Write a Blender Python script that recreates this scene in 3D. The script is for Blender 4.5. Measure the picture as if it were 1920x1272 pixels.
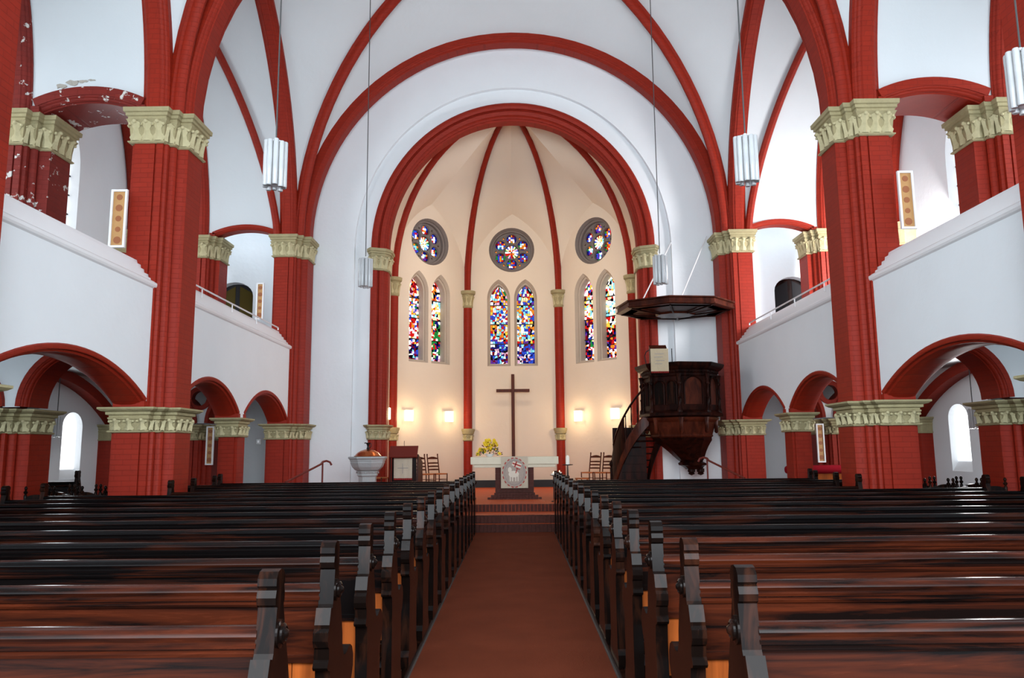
import bpy, math, random
from mathutils import Vector, Matrix
from mathutils.geometry import tessellate_polygon
PI = math.pi
sin, cos = math.sin, math.cos
SC = bpy.context.scene
COL = SC.collection
for o in list(bpy.data.objects):
    bpy.data.objects.remove(o)

# ------------------------------------------------------------------ camera
YAW, PITCH, ROLL, FPX = -0.004, 0.143, -0.0093, 1458.0
F = Vector((sin(YAW) * cos(PITCH), cos(YAW) * cos(PITCH), sin(PITCH)))
R0 = Vector((cos(YAW), -sin(YAW), 0))
U0 = R0.cross(F)
RR = R0 * cos(ROLL) + U0 * sin(ROLL)
UU = -R0 * sin(ROLL) + U0 * cos(ROLL)
cd = bpy.data.cameras.new('camera')
cam = bpy.data.objects.new('camera', cd)
COL.objects.link(cam)
cam.matrix_world = Matrix(((RR.x, UU.x, -F.x, 0.037), (RR.y, UU.y, -F.y, 0.0), (RR.z, UU.z, -F.z, 1.7), (0, 0, 0, 1)))
cd.sensor_width = 36
cd.lens = 36 * FPX / 1920
cd.clip_start = 0.05
cd.clip_end = 400
SC.camera = cam
# ------------------------------------------------------------------ view and world
SC.view_settings.view_transform = 'Standard'
SC.view_settings.look = 'None'
SC.view_settings.gamma = 1
SC.view_settings.use_curve_mapping = False
SC.view_settings.exposure = 0.12
wd = bpy.data.worlds.new('daylight')
SC.world = wd
wd.use_nodes = True
bg = wd.node_tree.nodes['Background']
bg.inputs[0].default_value = (0.74, 0.89, 1.0, 1)
bg.inputs[1].default_value = 4.2
SC.cycles.max_bounces = 7
SC.cycles.diffuse_bounces = 4
SC.cycles.glossy_bounces = 3
SC.cycles.transmission_bounces = 5
SC.cycles.transparent_max_bounces = 8
SC.cycles.sample_clamp_indirect = 4
SC.cycles.caustics_reflective = False
SC.cycles.caustics_refractive = False


def area(name, loc, target, sx, sy, power, color=(1, 1, 1)):
    l = bpy.data.lights.new(name, 'AREA')
    l.shape = 'RECTANGLE'
    l.size, l.size_y = sx, sy
    l.energy = power
    l.color = color
    o = bpy.data.objects.new(name, l)
    COL.objects.link(o)
    o.location = loc
    o.rotation_euler = (Vector(target) - Vector(loc)).to_track_quat('-Z', 'Y').to_euler()
    return o


# fill light added behind the camera to brighten the nave
area('west_fill_light', (0, -2.5, 5.0), (0, 14, 5.5), 10, 4.6, 1250, (0.95, 0.97, 1.0))
# daylight that enters through the gallery and aisle windows
area('gallery_window_light_right', (10.2, 17.25, 6.4), (7, 20.5, 4.9), 1.3, 2.6, 520, (1.0, 0.95, 0.96))
area('gallery_window_light_left', (-10.2, 17.25, 7.3), (-6, 18, 6.4), 1.3, 3.4, 110, (0.88, 0.94, 1.0))
area('gallery_window_light_near_right', (10.2, 10.4, 7.3), (6, 10.6, 6.0), 1.2, 3.2, 80, (0.93, 0.95, 1.0))
area('gallery_window_light_near_left', (-10.2, 10.4, 7.3), (-6, 10.6, 6.0), 1.2, 3.2, 40, (0.88, 0.94, 1.0))
area('aisle_window_light_right', (10.3, 17.6, 2.0), (6, 16.5, 1.6), 1.2, 1.6, 150, (1.0, 0.97, 0.97))
area('aisle_window_light_left', (-10.3, 17.6, 2.0), (-6, 16.5, 1.6), 1.2, 1.6, 30, (0.9, 0.95, 1.0))
# warm light added out of sight behind the chancel arch to brighten the apse
area('chancel_fill_light', (0, 22.6, 8.6), (0, 26.2, 4.2), 3.2, 0.5, 80, (1.0, 0.78, 0.52))

# ------------------------------------------------------------------ materials


def nt(name):
    m = bpy.data.materials.new(name)
    m.use_nodes = True
    t = m.node_tree
    b = t.nodes['Principled BSDF']
    return m, t, b


def plain(name, c, rough=0.6, metal=0.0, spec=0.5, bump=0.0, bscale=20, var=0.0, vscale=3.0, coat=0.0):
    m, t, b = nt(name)
    b.inputs['Base Color'].default_value = (*c, 1)
    b.inputs['Roughness'].default_value = rough
    b.inputs['Metallic'].default_value = metal
    b.inputs['Specular IOR Level'].default_value = spec
    b.inputs['Coat Weight'].default_value = coat
    tc = t.nodes.new('ShaderNodeTexCoord')
    if var > 0:
        n = t.nodes.new('ShaderNodeTexNoise')
        n.inputs['Scale'].default_value = vscale
        n.inputs['Detail'].default_value = 5
        t.links.new(tc.outputs['Object'], n.inputs['Vector'])
        mx = t.nodes.new('ShaderNodeMix')
        mx.data_type = 'RGBA'
        mx.inputs[6].default_value = (*[x * (1 - var) for x in c], 1)
        mx.inputs[7].default_value = (*[min(1, x * (1 + var)) for x in c], 1)
        t.links.new(n.outputs['Fac'], mx.inputs[0])
        t.links.new(mx.outputs[2], b.inputs['Base Color'])
    if bump > 0:
        n2 = t.nodes.new('ShaderNodeTexNoise')
        n2.inputs['Scale'].default_value = bscale
        n2.inputs['Detail'].default_value = 4
        t.links.new(tc.outputs['Object'], n2.inputs['Vector'])
        bp = t.nodes.new('ShaderNodeBump')
        bp.inputs['Strength'].default_value = bump
        bp.inputs['Distance'].default_value = 0.02
        t.links.new(n2.outputs['Fac'], bp.inputs['Height'])
        t.links.new(bp.outputs['Normal'], b.inputs['Normal'])
    return m


def emit(name, c, s):
    m = bpy.data.materials.new(name)
    m.use_nodes = True
    t = m.node_tree
    t.nodes.clear()
    e = t.nodes.new('ShaderNodeEmission')
    e.inputs[0].default_value = (*c, 1)
    e.inputs[1].default_value = s
    o = t.nodes.new('ShaderNodeOutputMaterial')
    t.links.new(e.outputs[0], o.inputs[0])
    return m


def brick_paint(name, c1, c2, peel=False):
    """painted brickwork: the joints only show as fine relief"""
    m, t, b = nt(name)
    N, L = t.nodes.new, t.links.new
    tc = N('ShaderNodeTexCoord')
    sx = N('ShaderNodeSeparateXYZ')
    L(tc.outputs['Object'], sx.inputs[0])
    ad = N('ShaderNodeMath')
    ad.operation = 'ADD'
    L(sx.outputs[0], ad.inputs[0])
    L(sx.outputs[1], ad.inputs[1])
    cb = N('ShaderNodeCombineXYZ')
    L(ad.outputs[0], cb.inputs[0])
    L(sx.outputs[2], cb.inputs[1])
    br = N('ShaderNodeTexBrick')
    br.inputs['Scale'].default_value = 1.0
    br.inputs['Brick Width'].default_value = 0.26
    br.inputs['Row Height'].default_value = 0.085
    br.inputs['Mortar Size'].default_value = 0.006
    br.inputs['Mortar Smooth'].default_value = 0.3
    br.inputs['Color1'].default_value = (*c1, 1)
    br.inputs['Color2'].default_value = (*c2, 1)
    br.inputs['Mortar'].default_value = (*[x * 0.78 for x in c1], 1)
    L(cb.outputs[0], br.inputs['Vector'])
    no = N('ShaderNodeTexNoise')
    no.inputs['Scale'].default_value = 6
    no.inputs['Detail'].default_value = 4
    L(tc.outputs['Object'], no.inputs['Vector'])
    hs = N('ShaderNodeHueSaturation')
    mr = N('ShaderNodeMapRange')
    mr.inputs['To Min'].default_value = 0.86
    mr.inputs['To Max'].default_value = 1.12
    L(no.outputs['Fac'], mr.inputs[0])
    L(mr.outputs[0], hs.inputs['Value'])
    L(br.outputs['Color'], hs.inputs['Color'])
    col = hs.outputs[0]
    if peel:
        n2 = N('ShaderNodeTexNoise')
        n2.inputs['Scale'].default_value = 4.5
        n2.inputs['Detail'].default_value = 9
        n2.inputs['Roughness'].default_value = 0.65
        L(tc.outputs['Object'], n2.inputs['Vector'])
        cr = N('ShaderNodeValToRGB')
        cr.color_ramp.elements[0].position = 0.60
        cr.color_ramp.elements[1].position = 0.615
        L(n2.outputs['Fac'], cr.inputs[0])
        mx = N('ShaderNodeMix')
        mx.data_type = 'RGBA'
        mx.inputs[7].default_value = (0.62, 0.6, 0.56, 1)
        L(cr.outputs[0], mx.inputs[0])
        L(col, mx.inputs[6])
        col = mx.outputs[2]
    L(col, b.inputs['Base Color'])
    b.inputs['Roughness'].default_value = 0.55
    b.inputs['Specular IOR Level'].default_value = 0.2
    bp = N('ShaderNodeBump')
    bp.invert = True
    bp.inputs['Strength'].default_value = 0.5
    bp.inputs['Distance'].default_value = 0.008
    L(br.outputs['Fac'], bp.inputs['Height'])
    L(bp.outputs['Normal'], b.inputs['Normal'])
    return m


def wood(name, dark, light, lo=0.45, hi=0.65, rough=0.25, sc=(0.6, 9, 9), coat=0.3):
    m, t, b = nt(name)
    N, L = t.nodes.new, t.links.new
    tc = N('ShaderNodeTexCoord')
    mp = N('ShaderNodeMapping')
    mp.inputs['Scale'].default_value = sc
    oi = N('ShaderNodeObjectInfo')
    L(tc.outputs['Object'], mp.inputs['Vector'])
    vm = N('ShaderNodeVectorMath')
    vm.operation = 'ADD'
    L(mp.outputs[0], vm.inputs[0])
    sc3 = N('ShaderNodeVectorMath')
    sc3.operation = 'SCALE'
    sc3.inputs['Scale'].default_value = 0.8
    L(oi.outputs['Location'], sc3.inputs[0])
    L(sc3.outputs[0], vm.inputs[1])
    n = N('ShaderNodeTexNoise')
    n.inputs['Scale'].default_value = 1.6
    n.inputs['Detail'].default_value = 8
    n.inputs['Roughness'].default_value = 0.6
    n.inputs['Distortion'].default_value = 0.6
    L(vm.outputs[0], n.inputs['Vector'])
    cr = N('ShaderNodeValToRGB')
    cr.color_ramp.elements[0].position = lo
    cr.color_ramp.elements[1].position = hi
    cr.color_ramp.elements[0].color = (*dark, 1)
    cr.color_ramp.elements[1].color = (*light, 1)
    L(n.outputs['Fac'], cr.inputs[0])
    L(cr.outputs[0], b.inputs['Base Color'])
    mr = N('ShaderNodeMapRange')
    mr.inputs['To Min'].default_value = rough * 0.7
    mr.inputs['To Max'].default_value = rough * 1.6
    L(n.outputs['Fac'], mr.inputs[0])
    L(mr.outputs[0], b.inputs['Roughness'])
    b.inputs['Specular IOR Level'].default_value = coat * 0.42
    bp = N('ShaderNodeBump')
    bp.inputs['Strength'].default_value = 0.15
    bp.inputs['Distance'].default_value = 0.004
    L(n.outputs['Fac'], bp.inputs['Height'])
    L(bp.outputs['Normal'], b.inputs['Normal'])
    return m


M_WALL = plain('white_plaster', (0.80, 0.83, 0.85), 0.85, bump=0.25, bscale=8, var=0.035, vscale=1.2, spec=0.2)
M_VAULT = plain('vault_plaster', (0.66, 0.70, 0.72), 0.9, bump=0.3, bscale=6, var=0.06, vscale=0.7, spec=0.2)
M_APSE = plain('cream_plaster', (0.76, 0.65, 0.53), 0.85, bump=0.25, bscale=8, var=0.04, vscale=1.1, spec=0.2)
M_RED = brick_paint('red_painted_brick', (0.285, 0.018, 0.006), (0.26, 0.016, 0.0055))
M_REDP = brick_paint('peeling_red_paint', (0.20, 0.02, 0.014), (0.17, 0.018, 0.013), True)
M_STONE = plain('ochre_carved_stone', (0.36, 0.31, 0.17), 0.8, bump=0.6, bscale=25, var=0.25, vscale=5, spec=0.3)
M_LEAF = plain('carved_leaf_stone', (0.52, 0.46, 0.27), 0.8, bump=0.5, bscale=30, var=0.22, vscale=9, spec=0.3)
M_FLOOR = plain('grey_stone_floor', (0.05, 0.052, 0.055), 0.45, var=0.3, vscale=4, bump=0.3)
M_TILE = brick_paint('orange_red_floor_tile', (0.50, 0.085, 0.022), (0.44, 0.072, 0.02))
M_BRICKD = plain('dark_clinker_brick', (0.075, 0.022, 0.016), 0.6, spec=0.15, var=0.45, vscale=14, bump=0.3)
M_MORTAR = plain('brick_mortar', (0.10, 0.05, 0.04), 0.9, spec=0.1)
M_CARPET = plain('red_brown_carpet', (0.155, 0.034, 0.014), 0.95, bump=0.6, bscale=160, var=0.22, vscale=2.2, spec=0.1)
M_WOOD = wood('dark_stained_pew_wood', (0.003, 0.0022, 0.0022), (0.045, 0.010, 0.004), 0.50, 0.80, rough=0.19)
M_WOOD_LIT = wood('flash_lit_pew_wood', (0.005, 0.0026, 0.0022), (0.088, 0.016, 0.005), 0.42, 0.76, rough=0.22)  # redder, lighter copy: flash light on the near rows put into the colour
M_WOODE = wood('pew_end_wood', (0.005, 0.0028, 0.0022), (0.05, 0.015, 0.007), 0.5, 0.8, rough=0.15, sc=(8, 8, 1.2), coat=0.22)
M_ORANGE = wood('orange_pine_board', (0.22, 0.05, 0.010), (0.42, 0.10, 0.018), 0.35, 0.7, rough=0.35, sc=(9, 9, 0.8))
M_PULP = wood('dark_oak', (0.006, 0.0022, 0.0018), (0.035, 0.008, 0.0045), 0.4, 0.75, rough=0.28, sc=(5, 5, 1), coat=0.15)
M_PULPR = wood('red_brown_oak', (0.022, 0.005, 0.003), (0.095, 0.019, 0.008), 0.35, 0.7, rough=0.3, sc=(4, 4, 1.5))
M_CROSS = wood('brown_cross_wood', (0.055, 0.013, 0.006), (0.12, 0.03, 0.014), 0.35, 0.7, rough=0.4, sc=(6, 6, 1))
M_WHITE = plain('white_paint', (0.83, 0.83, 0.84), 0.4)
M_BLACK = plain('black_iron', (0.01, 0.01, 0.011), 0.4, metal=0.6)
M_REDM = plain('red_brown_metal', (0.13, 0.018, 0.012), 0.45, spec=0.2)
M_FONT = plain('grey_font_stone', (0.36, 0.37, 0.37), 0.6, bump=0.3, bscale=30, var=0.12, vscale=6)
M_COPPER = plain('copper', (0.50, 0.15, 0.05), 0.22, metal=0.95, var=0.25, vscale=6)
M_ALTAR = plain('cream_altar_stone', (0.66, 0.61, 0.46), 0.6, bump=0.2, var=0.08, vscale=5)
M_LINEN = plain('undyed_linen', (0.54, 0.47, 0.36), 0.95, bump=0.5, bscale=120, var=0.1, vscale=30)
M_LINENB = plain('tan_linen', (0.48, 0.39, 0.26), 0.95, bump=0.5, bscale=120, var=0.1, vscale=30)
M_THREAD = plain('grey_embroidery', (0.26, 0.25, 0.27), 0.95)
M_THREADL = plain('pale_embroidery', (0.66, 0.60, 0.50), 0.95)
M_THREADR = plain('red_embroidery', (0.42, 0.03, 0.025), 0.9)
M_CANDLE = plain('white_wax', (0.88, 0.84, 0.74), 0.5)
M_FLAME = emit('candle_flame', (1.0, 0.72, 0.35), 9)
M_YEL = plain('yellow_petal', (0.86, 0.62, 0.02), 0.6)
M_GRN = plain('dark_green_leaf', (0.035, 0.08, 0.015), 0.6)
M_RUST = plain('rust_red_leaf', (0.20, 0.03, 0.01), 0.6)
M_RUSH = plain('rush_seat', (0.40, 0.12, 0.03), 0.8)
M_CUSH = plain('red_velvet', (0.24, 0.004, 0.012), 0.9, spec=0.1)
M_OCHRE = plain('ochre_paper', (0.50, 0.26, 0.09), 0.6, var=0.12, vscale=9)
M_RUSTD = plain('rust_disc', (0.32, 0.10, 0.03), 0.6, var=0.1)
M_GOLD = plain('brass', (0.62, 0.36, 0.10), 0.3, metal=0.8)
M_CABLE = plain('steel_cable', (0.10, 0.10, 0.10), 0.5, metal=0.6)
M_DAY = emit('daylit_milk_glass', (0.93, 0.96, 1.0), 2.4)
M_LAMP = emit('warm_lamp_glass', (1.0, 0.82, 0.50), 3.6)
M_LEAD = plain('window_lead', (0.008, 0.008, 0.01), 0.6)
M_TRAC = plain('grey_window_stone', (0.20, 0.17, 0.16), 0.85, bump=0.3)
M_DOORG = plain('dark_door_glass', (0.085, 0.06, 0.012), 0.6, spec=0.1)
m, t, b = nt('acrylic_glass')
b.inputs['Base Color'].default_value = (0.86, 0.88, 0.90, 1)
b.inputs['Roughness'].default_value = 0.08
b.inputs['Transmission Weight'].default_value = 0.45
b.inputs['IOR'].default_value = 1.45
M_ACR = m
GLASS = {}
for k, (c, s) in dict(white=((1, 1, 1), 1.7), cream=((1, .86, .45), 1.15), red=((.75, .012, .01), .95), dred=((.32, .004, .02), .6), orange=((1, .27, .02), 1.0),
                      yellow=((1, .62, .06), 1.1), blue=((.03, .09, .75), .9), dblue=((.012, .01, .22), .8), violet=((.18, .04, .42), .8), cyan=((.25, .72, .85), 1.15),
                      green=((.02, .32, .06), .8), pink=((.85, .45, .62), 1.1), black=((.004, .004, .008), 1)).items():
    GLASS[k] = emit('stained_glass_' + k, c, s)
GKEYS = list(GLASS)
GMATS = [GLASS[k] for k in GKEYS]

# ------------------------------------------------------------------ mesh helpers


def tag(o, label=None, cat=None, group=None, kind=None):
    if label: o['label'] = label
    if cat: o['category'] = cat
    if group: o['group'] = group
    if kind: o['kind'] = kind
    return o


def empty(name, loc=(0, 0, 0), rz=0, parent=None):
    o = bpy.data.objects.new(name, None)
    COL.objects.link(o)
    o.location = loc
    o.rotation_euler = (0, 0, rz)
    o.empty_display_size = 0.2
    if parent: o.parent = parent
    return o


def link_mesh(name, me, parent=None, loc=None, rz=0):
    o = bpy.data.objects.new(name, me)
    COL.objects.link(o)
    if parent: o.parent = parent
    if loc: o.location = loc
    if rz: o.rotation_euler = (0, 0, rz)
    return o


class MB:
    def __init__(s):
        s.v, s.f, s.m = [], [], []

    def add(s, vs, fs, mi=0):
        n = len(s.v)
        s.v += [tuple(v) for v in vs]
        s.f += [tuple(i + n for i in f) for f in fs]
        s.m += [mi] * len(fs)
        return s

    def box(s, x0, y0, z0, x1, y1, z1, mi=0):
        return s.add([(x0, y0, z0), (x1, y0, z0), (x1, y1, z0), (x0, y1, z0), (x0, y0, z1), (x1, y0, z1), (x1, y1, z1), (x0, y1, z1)],
                     [(0, 3, 2, 1), (4, 5, 6, 7), (0, 1, 5, 4), (1, 2, 6, 5), (2, 3, 7, 6), (3, 0, 4, 7)], mi)

    def obox(s, c, ax, ay, az, mi=0):
        """box from centre and three half-axis vectors"""
        c, ax, ay, az = map(Vector, (c, ax, ay, az))
        vs = [c + ax * i + ay * j + az * k for k in (-1, 1) for j in (-1, 1) for i in (-1, 1)]
        return s.add(vs, [(0, 2, 3, 1), (4, 5, 7, 6), (0, 1, 5, 4), (1, 3, 7, 5), (3, 2, 6, 7), (2, 0, 4, 6)], mi)

    def prism(s, poly, z0, z1, mi=0, f=lambda p, z: (p[0], p[1], z)):
        n = len(poly)
        vs = [f(p, z0) for p in poly] + [f(p, z1) for p in poly]
        fs = [(i, (i + 1) % n, n + (i + 1) % n, n + i) for i in range(n)]
        s.add(vs, fs, mi)
        tri = tessellate_polygon([[Vector((p[0], p[1], 0)) for p in poly]])
        k = len(s.v) - 2 * n
        for t3 in tri:
            s.f.append(tuple(k + i for i in t3)); s.m.append(mi)
            s.f.append(tuple(k + n + i for i in reversed(t3))); s.m.append(mi)
        return s

    def rings(s, rings, mi=0, cap0=True, cap1=True, close=True):
        n = len(rings[0])
        vs = [p for r in rings for p in r]
        fs = []
        for j in range(len(rings) - 1):
            for i in range(n if close else n - 1):
                a, b2 = j * n + i, j * n + (i + 1) % n
                fs.append((a, b2, b2 + n, a + n))
        if cap0: fs.append(tuple(range(n - 1, -1, -1)))
        if cap1: fs.append(tuple((len(rings) - 1) * n + i for i in range(n)))
        return s.add(vs, fs, mi)

    def lathe(s, prof, n=20, c=(0, 0, 0), mi=0, ph=0.0):
        return s.rings([[(c[0] + r * cos(ph + 2 * PI * i / n), c[1] + r * sin(ph + 2 * PI * i / n), c[2] + z) for i in range(n)] for r, z in prof], mi)

    def tube(s, pts, r, n=8, mi=0):
        pts = [Vector(p) for p in pts]
        rs = r if isinstance(r, (list, tuple)) else [r] * len(pts)
        rings = []
        up = Vector((0, 0, 1))
        prev = None
        for i, p in enumerate(pts):
            d = (pts[min(i + 1, len(pts) - 1)] - pts[max(i - 1, 0)]).normalized()
            a = prev if prev is not None else (up.cross(d) if abs(d.z) < 0.95 else Vector((1, 0, 0)))
            a = (a - d * a.dot(d)).normalized()
            prev = a
            b2 = d.cross(a)
            rings.append([p + a * rs[i] * cos(2 * PI * k / n) + b2 * rs[i] * sin(2 * PI * k / n) for k in range(n)])
        return s.rings(rings, mi)

    def grid(s, rows, mi=0):
        m2, n = len(rows), len(rows[0])
        return s.add([p for r in rows for p in r], [(j * n + i, j * n + i + 1, (j + 1) * n + i + 1, (j + 1) * n + i) for j in range(m2 - 1) for i in range(n - 1)], mi)

    def ball(s, c, r, n=10, mi=0, sz=1.0):
        k = n // 2 + 1
        return s.lathe([(max(r * sin(PI * i / k), 1e-4), -r * sz * cos(PI * i / k)) for i in range(k + 1)], n, c, mi)

    def mesh(s, name, mats, smooth=False):
        me = bpy.data.meshes.new(name)
        me.from_pydata(s.v, [], s.f)
        for m_ in (mats if isinstance(mats, (list, tuple)) else [mats]):
            me.materials.append(m_)
        if any(s.m):
            me.polygons.foreach_set('material_index', s.m)
        me.update()
        if smooth:
            me.shade_smooth()
            try:
                me.set_sharp_from_angle(angle=math.radians(42))
            except Exception:
                pass
        return me

    def build(s, name, mats, parent=None, smooth=False, bevel=0, loc=None, rz=0):
        o = link_mesh(name, s.mesh(name, mats, smooth), parent, loc, rz)
        if bevel:
            bv = o.modifiers.new('edge', 'BEVEL')
            bv.width = bevel
            bv.segments = 2
            bv.limit_method = 'ANGLE'
            bv.angle_limit = math.radians(50)
        return o


def offset_poly(poly, d):
    """outward offset of a CCW polygon"""
    n = len(poly)
    out = []
    for i in range(n):
        p0, p1, p2 = Vector(poly[i - 1]), Vector(poly[i]), Vector(poly[(i + 1) % n])
        e1, e2 = (p1 - p0).normalized(), (p2 - p1).normalized()
        n1, n2 = Vector((e1.y, -e1.x)), Vector((e2.y, -e2.x))
        k = 1 + n1.dot(n2)
        q = p1 + (n1 + n2) * (d / max(k, 0.3))
        out.append((q.x, q.y))
    return out


def ccw(poly):
    a = sum(poly[i][0] * poly[(i + 1) % len(poly)][1] - poly[(i + 1) % len(poly)][0] * poly[i][1] for i in range(len(poly)))
    return poly if a > 0 else poly[::-1]


# curves in a vertical plane as (h, z) lists, from the left springing over the top to the right
def arc(hw, rise, z0, c=0.0, n=32, legs=None):
    pts = [(c - hw * cos(PI * i / n), z0 + rise * sin(PI * i / n)) for i in range(n + 1)]
    if legs is not None:
        pts = [(c - hw, legs)] + pts + [(c + hw, legs)]
    return pts


def pointed(hw, R, z0, c=0.0, n=14, legs=None):
    am = math.acos(max(-1, min(1, (R - hw) / R)))
    left = [(-hw + R - R * cos(am * i / n), z0 + R * sin(am * i / n)) for i in range(n + 1)]
    pts = [(c + h, z) for h, z in left] + [(c - h, z) for h, z in left[-2::-1]]
    if legs is not None:
        pts = [(c - hw, legs)] + pts + [(c + hw, legs)]
    return pts


def seg_arc(h0, h1, z0, rise, n=16):
    hw = (h1 - h0) / 2
    R = (hw * hw + rise * rise) / (2 * rise)
    am = math.asin(hw / R)
    c = (h0 + h1) / 2
    return [(c + R * sin(-am + 2 * am * i / n), z0 + rise - R + R * cos(-am + 2 * am * i / n)) for i in range(n + 1)]


def sweep(mb, path, prof, to3, mi=0, caps=True):
    """prof: closed list (r, n): r outward normal in the plane, n along the plane's normal; to3(h, z, n) -> xyz"""
    P = [Vector(p) for p in path]
    rings = []
    for i, p in enumerate(P):
        d0 = (p - P[i - 1]).normalized() if i else None
        d1 = (P[i + 1] - p).normalized() if i < len(P) - 1 else None
        if d0 is None: d0 = d1
        if d1 is None: d1 = d0
        n0, n1 = Vector((-d0.y, d0.x)), Vector((-d1.y, d1.x))
        nn = (n0 + n1) / (1 + n0.dot(n1))
        rings.append([to3(p.x + nn.x * r, p.y + nn.y * r, q) for r, q in prof])
    return mb.rings(rings, mi, caps, caps)


def planeY(y0):
    return lambda h, z, n: (h, y0 + n, z)


def ring_prof(t, d, roll=True):
    """moulded arch ring: thickness t (radial), depth d; n=0 is the front face, n=d the back"""
    if not roll:
        return [(0, 0.03), (0.03, 0), (t, 0), (t, d), (0.03, d), (0, d - 0.03)]
    k = min(0.06, t * 0.3)
    h = [(0, 2.4 * k), (k * 0.3, 2.1 * k), (k * 0.3, 1.7 * k), (k * 0.7, 1.1 * k), (k * 1.0, 1.0 * k), (k * 1.2, 0.5 * k), (k * 1.6, 0.3 * k), (k * 1.6, 0), (t, 0)]
    return h + [(r, d - q) for r, q in reversed(h)]


ST = []


def struct(o):
    o['kind'] = 'structure'
    return o


TRIM = [0]


def trim(mb, mat, smooth=True, parent=None):
    TRIM[0] += 1
    o = mb.build('trim_%d' % TRIM[0], mat, parent, smooth)
    return struct(o)


# ------------------------------------------------------------------ dimensions
ZC0, ZC1 = 6.98, 7.60      # upper capitals
ZL0, ZL1 = 2.05, 2.46      # lower capitals
YP, YA, YB = 7.45, 12.7, 20.6   # front planes of the nave pillars
PD = 1.2                   # pillar depth
XO = 10.6                  # outer wall

# ------------------------------------------------------------------ floor, steps
f = MB()
f.box(-XO - 0.3, -3, -0.3, XO + 0.3, 22.6, 0.0)
struct(f.build('floor', M_FLOOR))
# raised chancel with three brick risers
ch = MB()
ch.box(-6.3, 18.05, 0.0, 6.3, 27.2, 0.485)
struct(ch.build('floor_chancel', M_TILE))
steps = [(16.70, 17.02, 0.165), (17.02, 18.05, 0.33)]
bk = MB(); bk.box(-0.0375, 0, 0, 0.0375, 0.06, 0.155)
brick_me = bk.mesh('brick', M_BRICKD)
for si, (ya, yb, z) in enumerate(steps + [(18.05, 18.2, 0.49)]):
    s = MB()
    s.box(-5.2, ya + 0.03, z - 0.165, 5.2, yb + 0.05, z - 0.004)
    o = struct(s.build('step', M_MORTAR))
    tt = MB()
    tt.box(-5.2, ya + 0.10, z - 0.004, 5.2, yb + 0.03, z + 0.002)
    tt.build('tread', M_TILE, o)
    # soldier course of dark clinker bricks, too small to pick apart: one part of many separate bricks
    bm_ = MB()
    for i in range(124):
        x = -5.16 + i * 0.084
        random.seed(i + si * 77)
        dz = random.uniform(-0.002, 0.002)
        bm_.box(x - 0.038, ya - 0.004 + dz, z - 0.163, x + 0.038, ya + 0.10, z + 0.004 + dz)
    tag(bm_.build('brick_course', M_BRICKD, o), kind='stuff')
tp = MB()
for i in range(12):
    for j in range(9):
        x0, y0 = -0.86 + i * 0.145, 18.22 + j * 0.13
        tp.box(x0, y0, 0.485, x0 + 0.137, y0 + 0.122, 0.492)
tag(tp.build('tile_field', M_TILE, bpy.data.objects['floor_chancel']), kind='stuff')

# carpet runner and the timber sills beside it
c = MB()
c.prism([(-0.755, -2.5), (0.745, -2.5), (0.815, 16.66), (-0.825, 16.66)], 0.002, 0.014)
tag(c.build('carpet_runner', M_CARPET), 'red brown carpet runner down the middle aisle to the steps', 'carpet')
for sd in (-1, 1):
    c = MB()
    xx = 0.765 if sd > 0 else 0.775
    c.prism(ccw([(sd * xx, -2.5), (sd * (xx + 0.045), -2.5), (sd * (xx + 0.115), 16.64), (sd * (xx + 0.075), 16.64)]), 0.0, 0.055)
    trim(c, M_WOODE, False)
    c = MB()
    c.box(min(sd * 0.9, sd * 7.1), -2.5, 0, max(sd * 0.9, sd * 7.1), 16.64, 0.035)
    struct(c.build('floor_pew_platform', M_FLOOR))

# ------------------------------------------------------------------ pillars
# carved leaf used on all the capitals
def leaf_mesh(name, w, h, curl):
    b = MB()
    rows = []
    for j in range(6):
        v = j / 5
        ww = w / 2 * (0.75 + 0.35 * sin(v * 9.0)) * (1 - 0.25 * v)
        yy = -0.012 - curl * (v ** 2.2)
        zz = h * (v - 0.12 * max(0, v - 0.8) * 5)
        rows.append([(-ww, yy + 0.02, zz), (-ww * 0.55, yy - 0.006, zz + 0.01), (0, yy - 0.028, zz), (ww * 0.55, yy - 0.006, zz + 0.01), (ww, yy + 0.02, zz)])
    b.grid(rows)
    b.ball((0, -curl - 0.012, h * 0.90), w * 0.17, 8)
    b.ball((-w * 0.42, -curl * 0.7, h * 0.80), w * 0.13, 6)
    b.ball((w * 0.42, -curl * 0.7, h * 0.80), w * 0.13, 6)
    return b.mesh(name, M_LEAF, True)


LEAF_U = leaf_mesh('leaf', 0.22, 0.36, 0.07)
LEAF_N = leaf_mesh('leaf', 0.13, 0.36, 0.06)
LEAF_L = leaf_mesh('leaf', 0.17, 0.19, 0.035)
LEAF_S = leaf_mesh('leaf', 0.10, 0.17, 0.03)


def put_leaves(cap, poly, z, off, big, small, skip=lambda x, y, nx, ny: False):
    P = offset_poly(poly, off)
    n = len(P)
    for i in range(n):
        p0, p1 = Vector(P[i]), Vector(P[(i + 1) % n])
        e = p1 - p0
        L_ = e.length
        if L_ < 0.09: continue
        e.normalize()
        nn = Vector((e.y, -e.x))
        k = max(1, round(L_ / 0.225))
        me = big if L_ / k > 0.165 else small
        for j in range(k):
            q = p0 + e * L_ * (j + 0.5) / k
            if skip(q.x, q.y, nn.x, nn.y): continue
            o = link_mesh('leaf', me, cap)
            o.location = (q.x, q.y, z)
            o.rotation_euler = (0, 0, math.atan2(nn.y, nn.x) + PI / 2)


def capital(par, poly, levels, mat, name='capital', smooth=False):
    b = MB()
    b.rings([[(x, y, z) for x, y in offset_poly(poly, d)] for z, d in levels])
    return b.build(name, mat, par, smooth)


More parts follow.
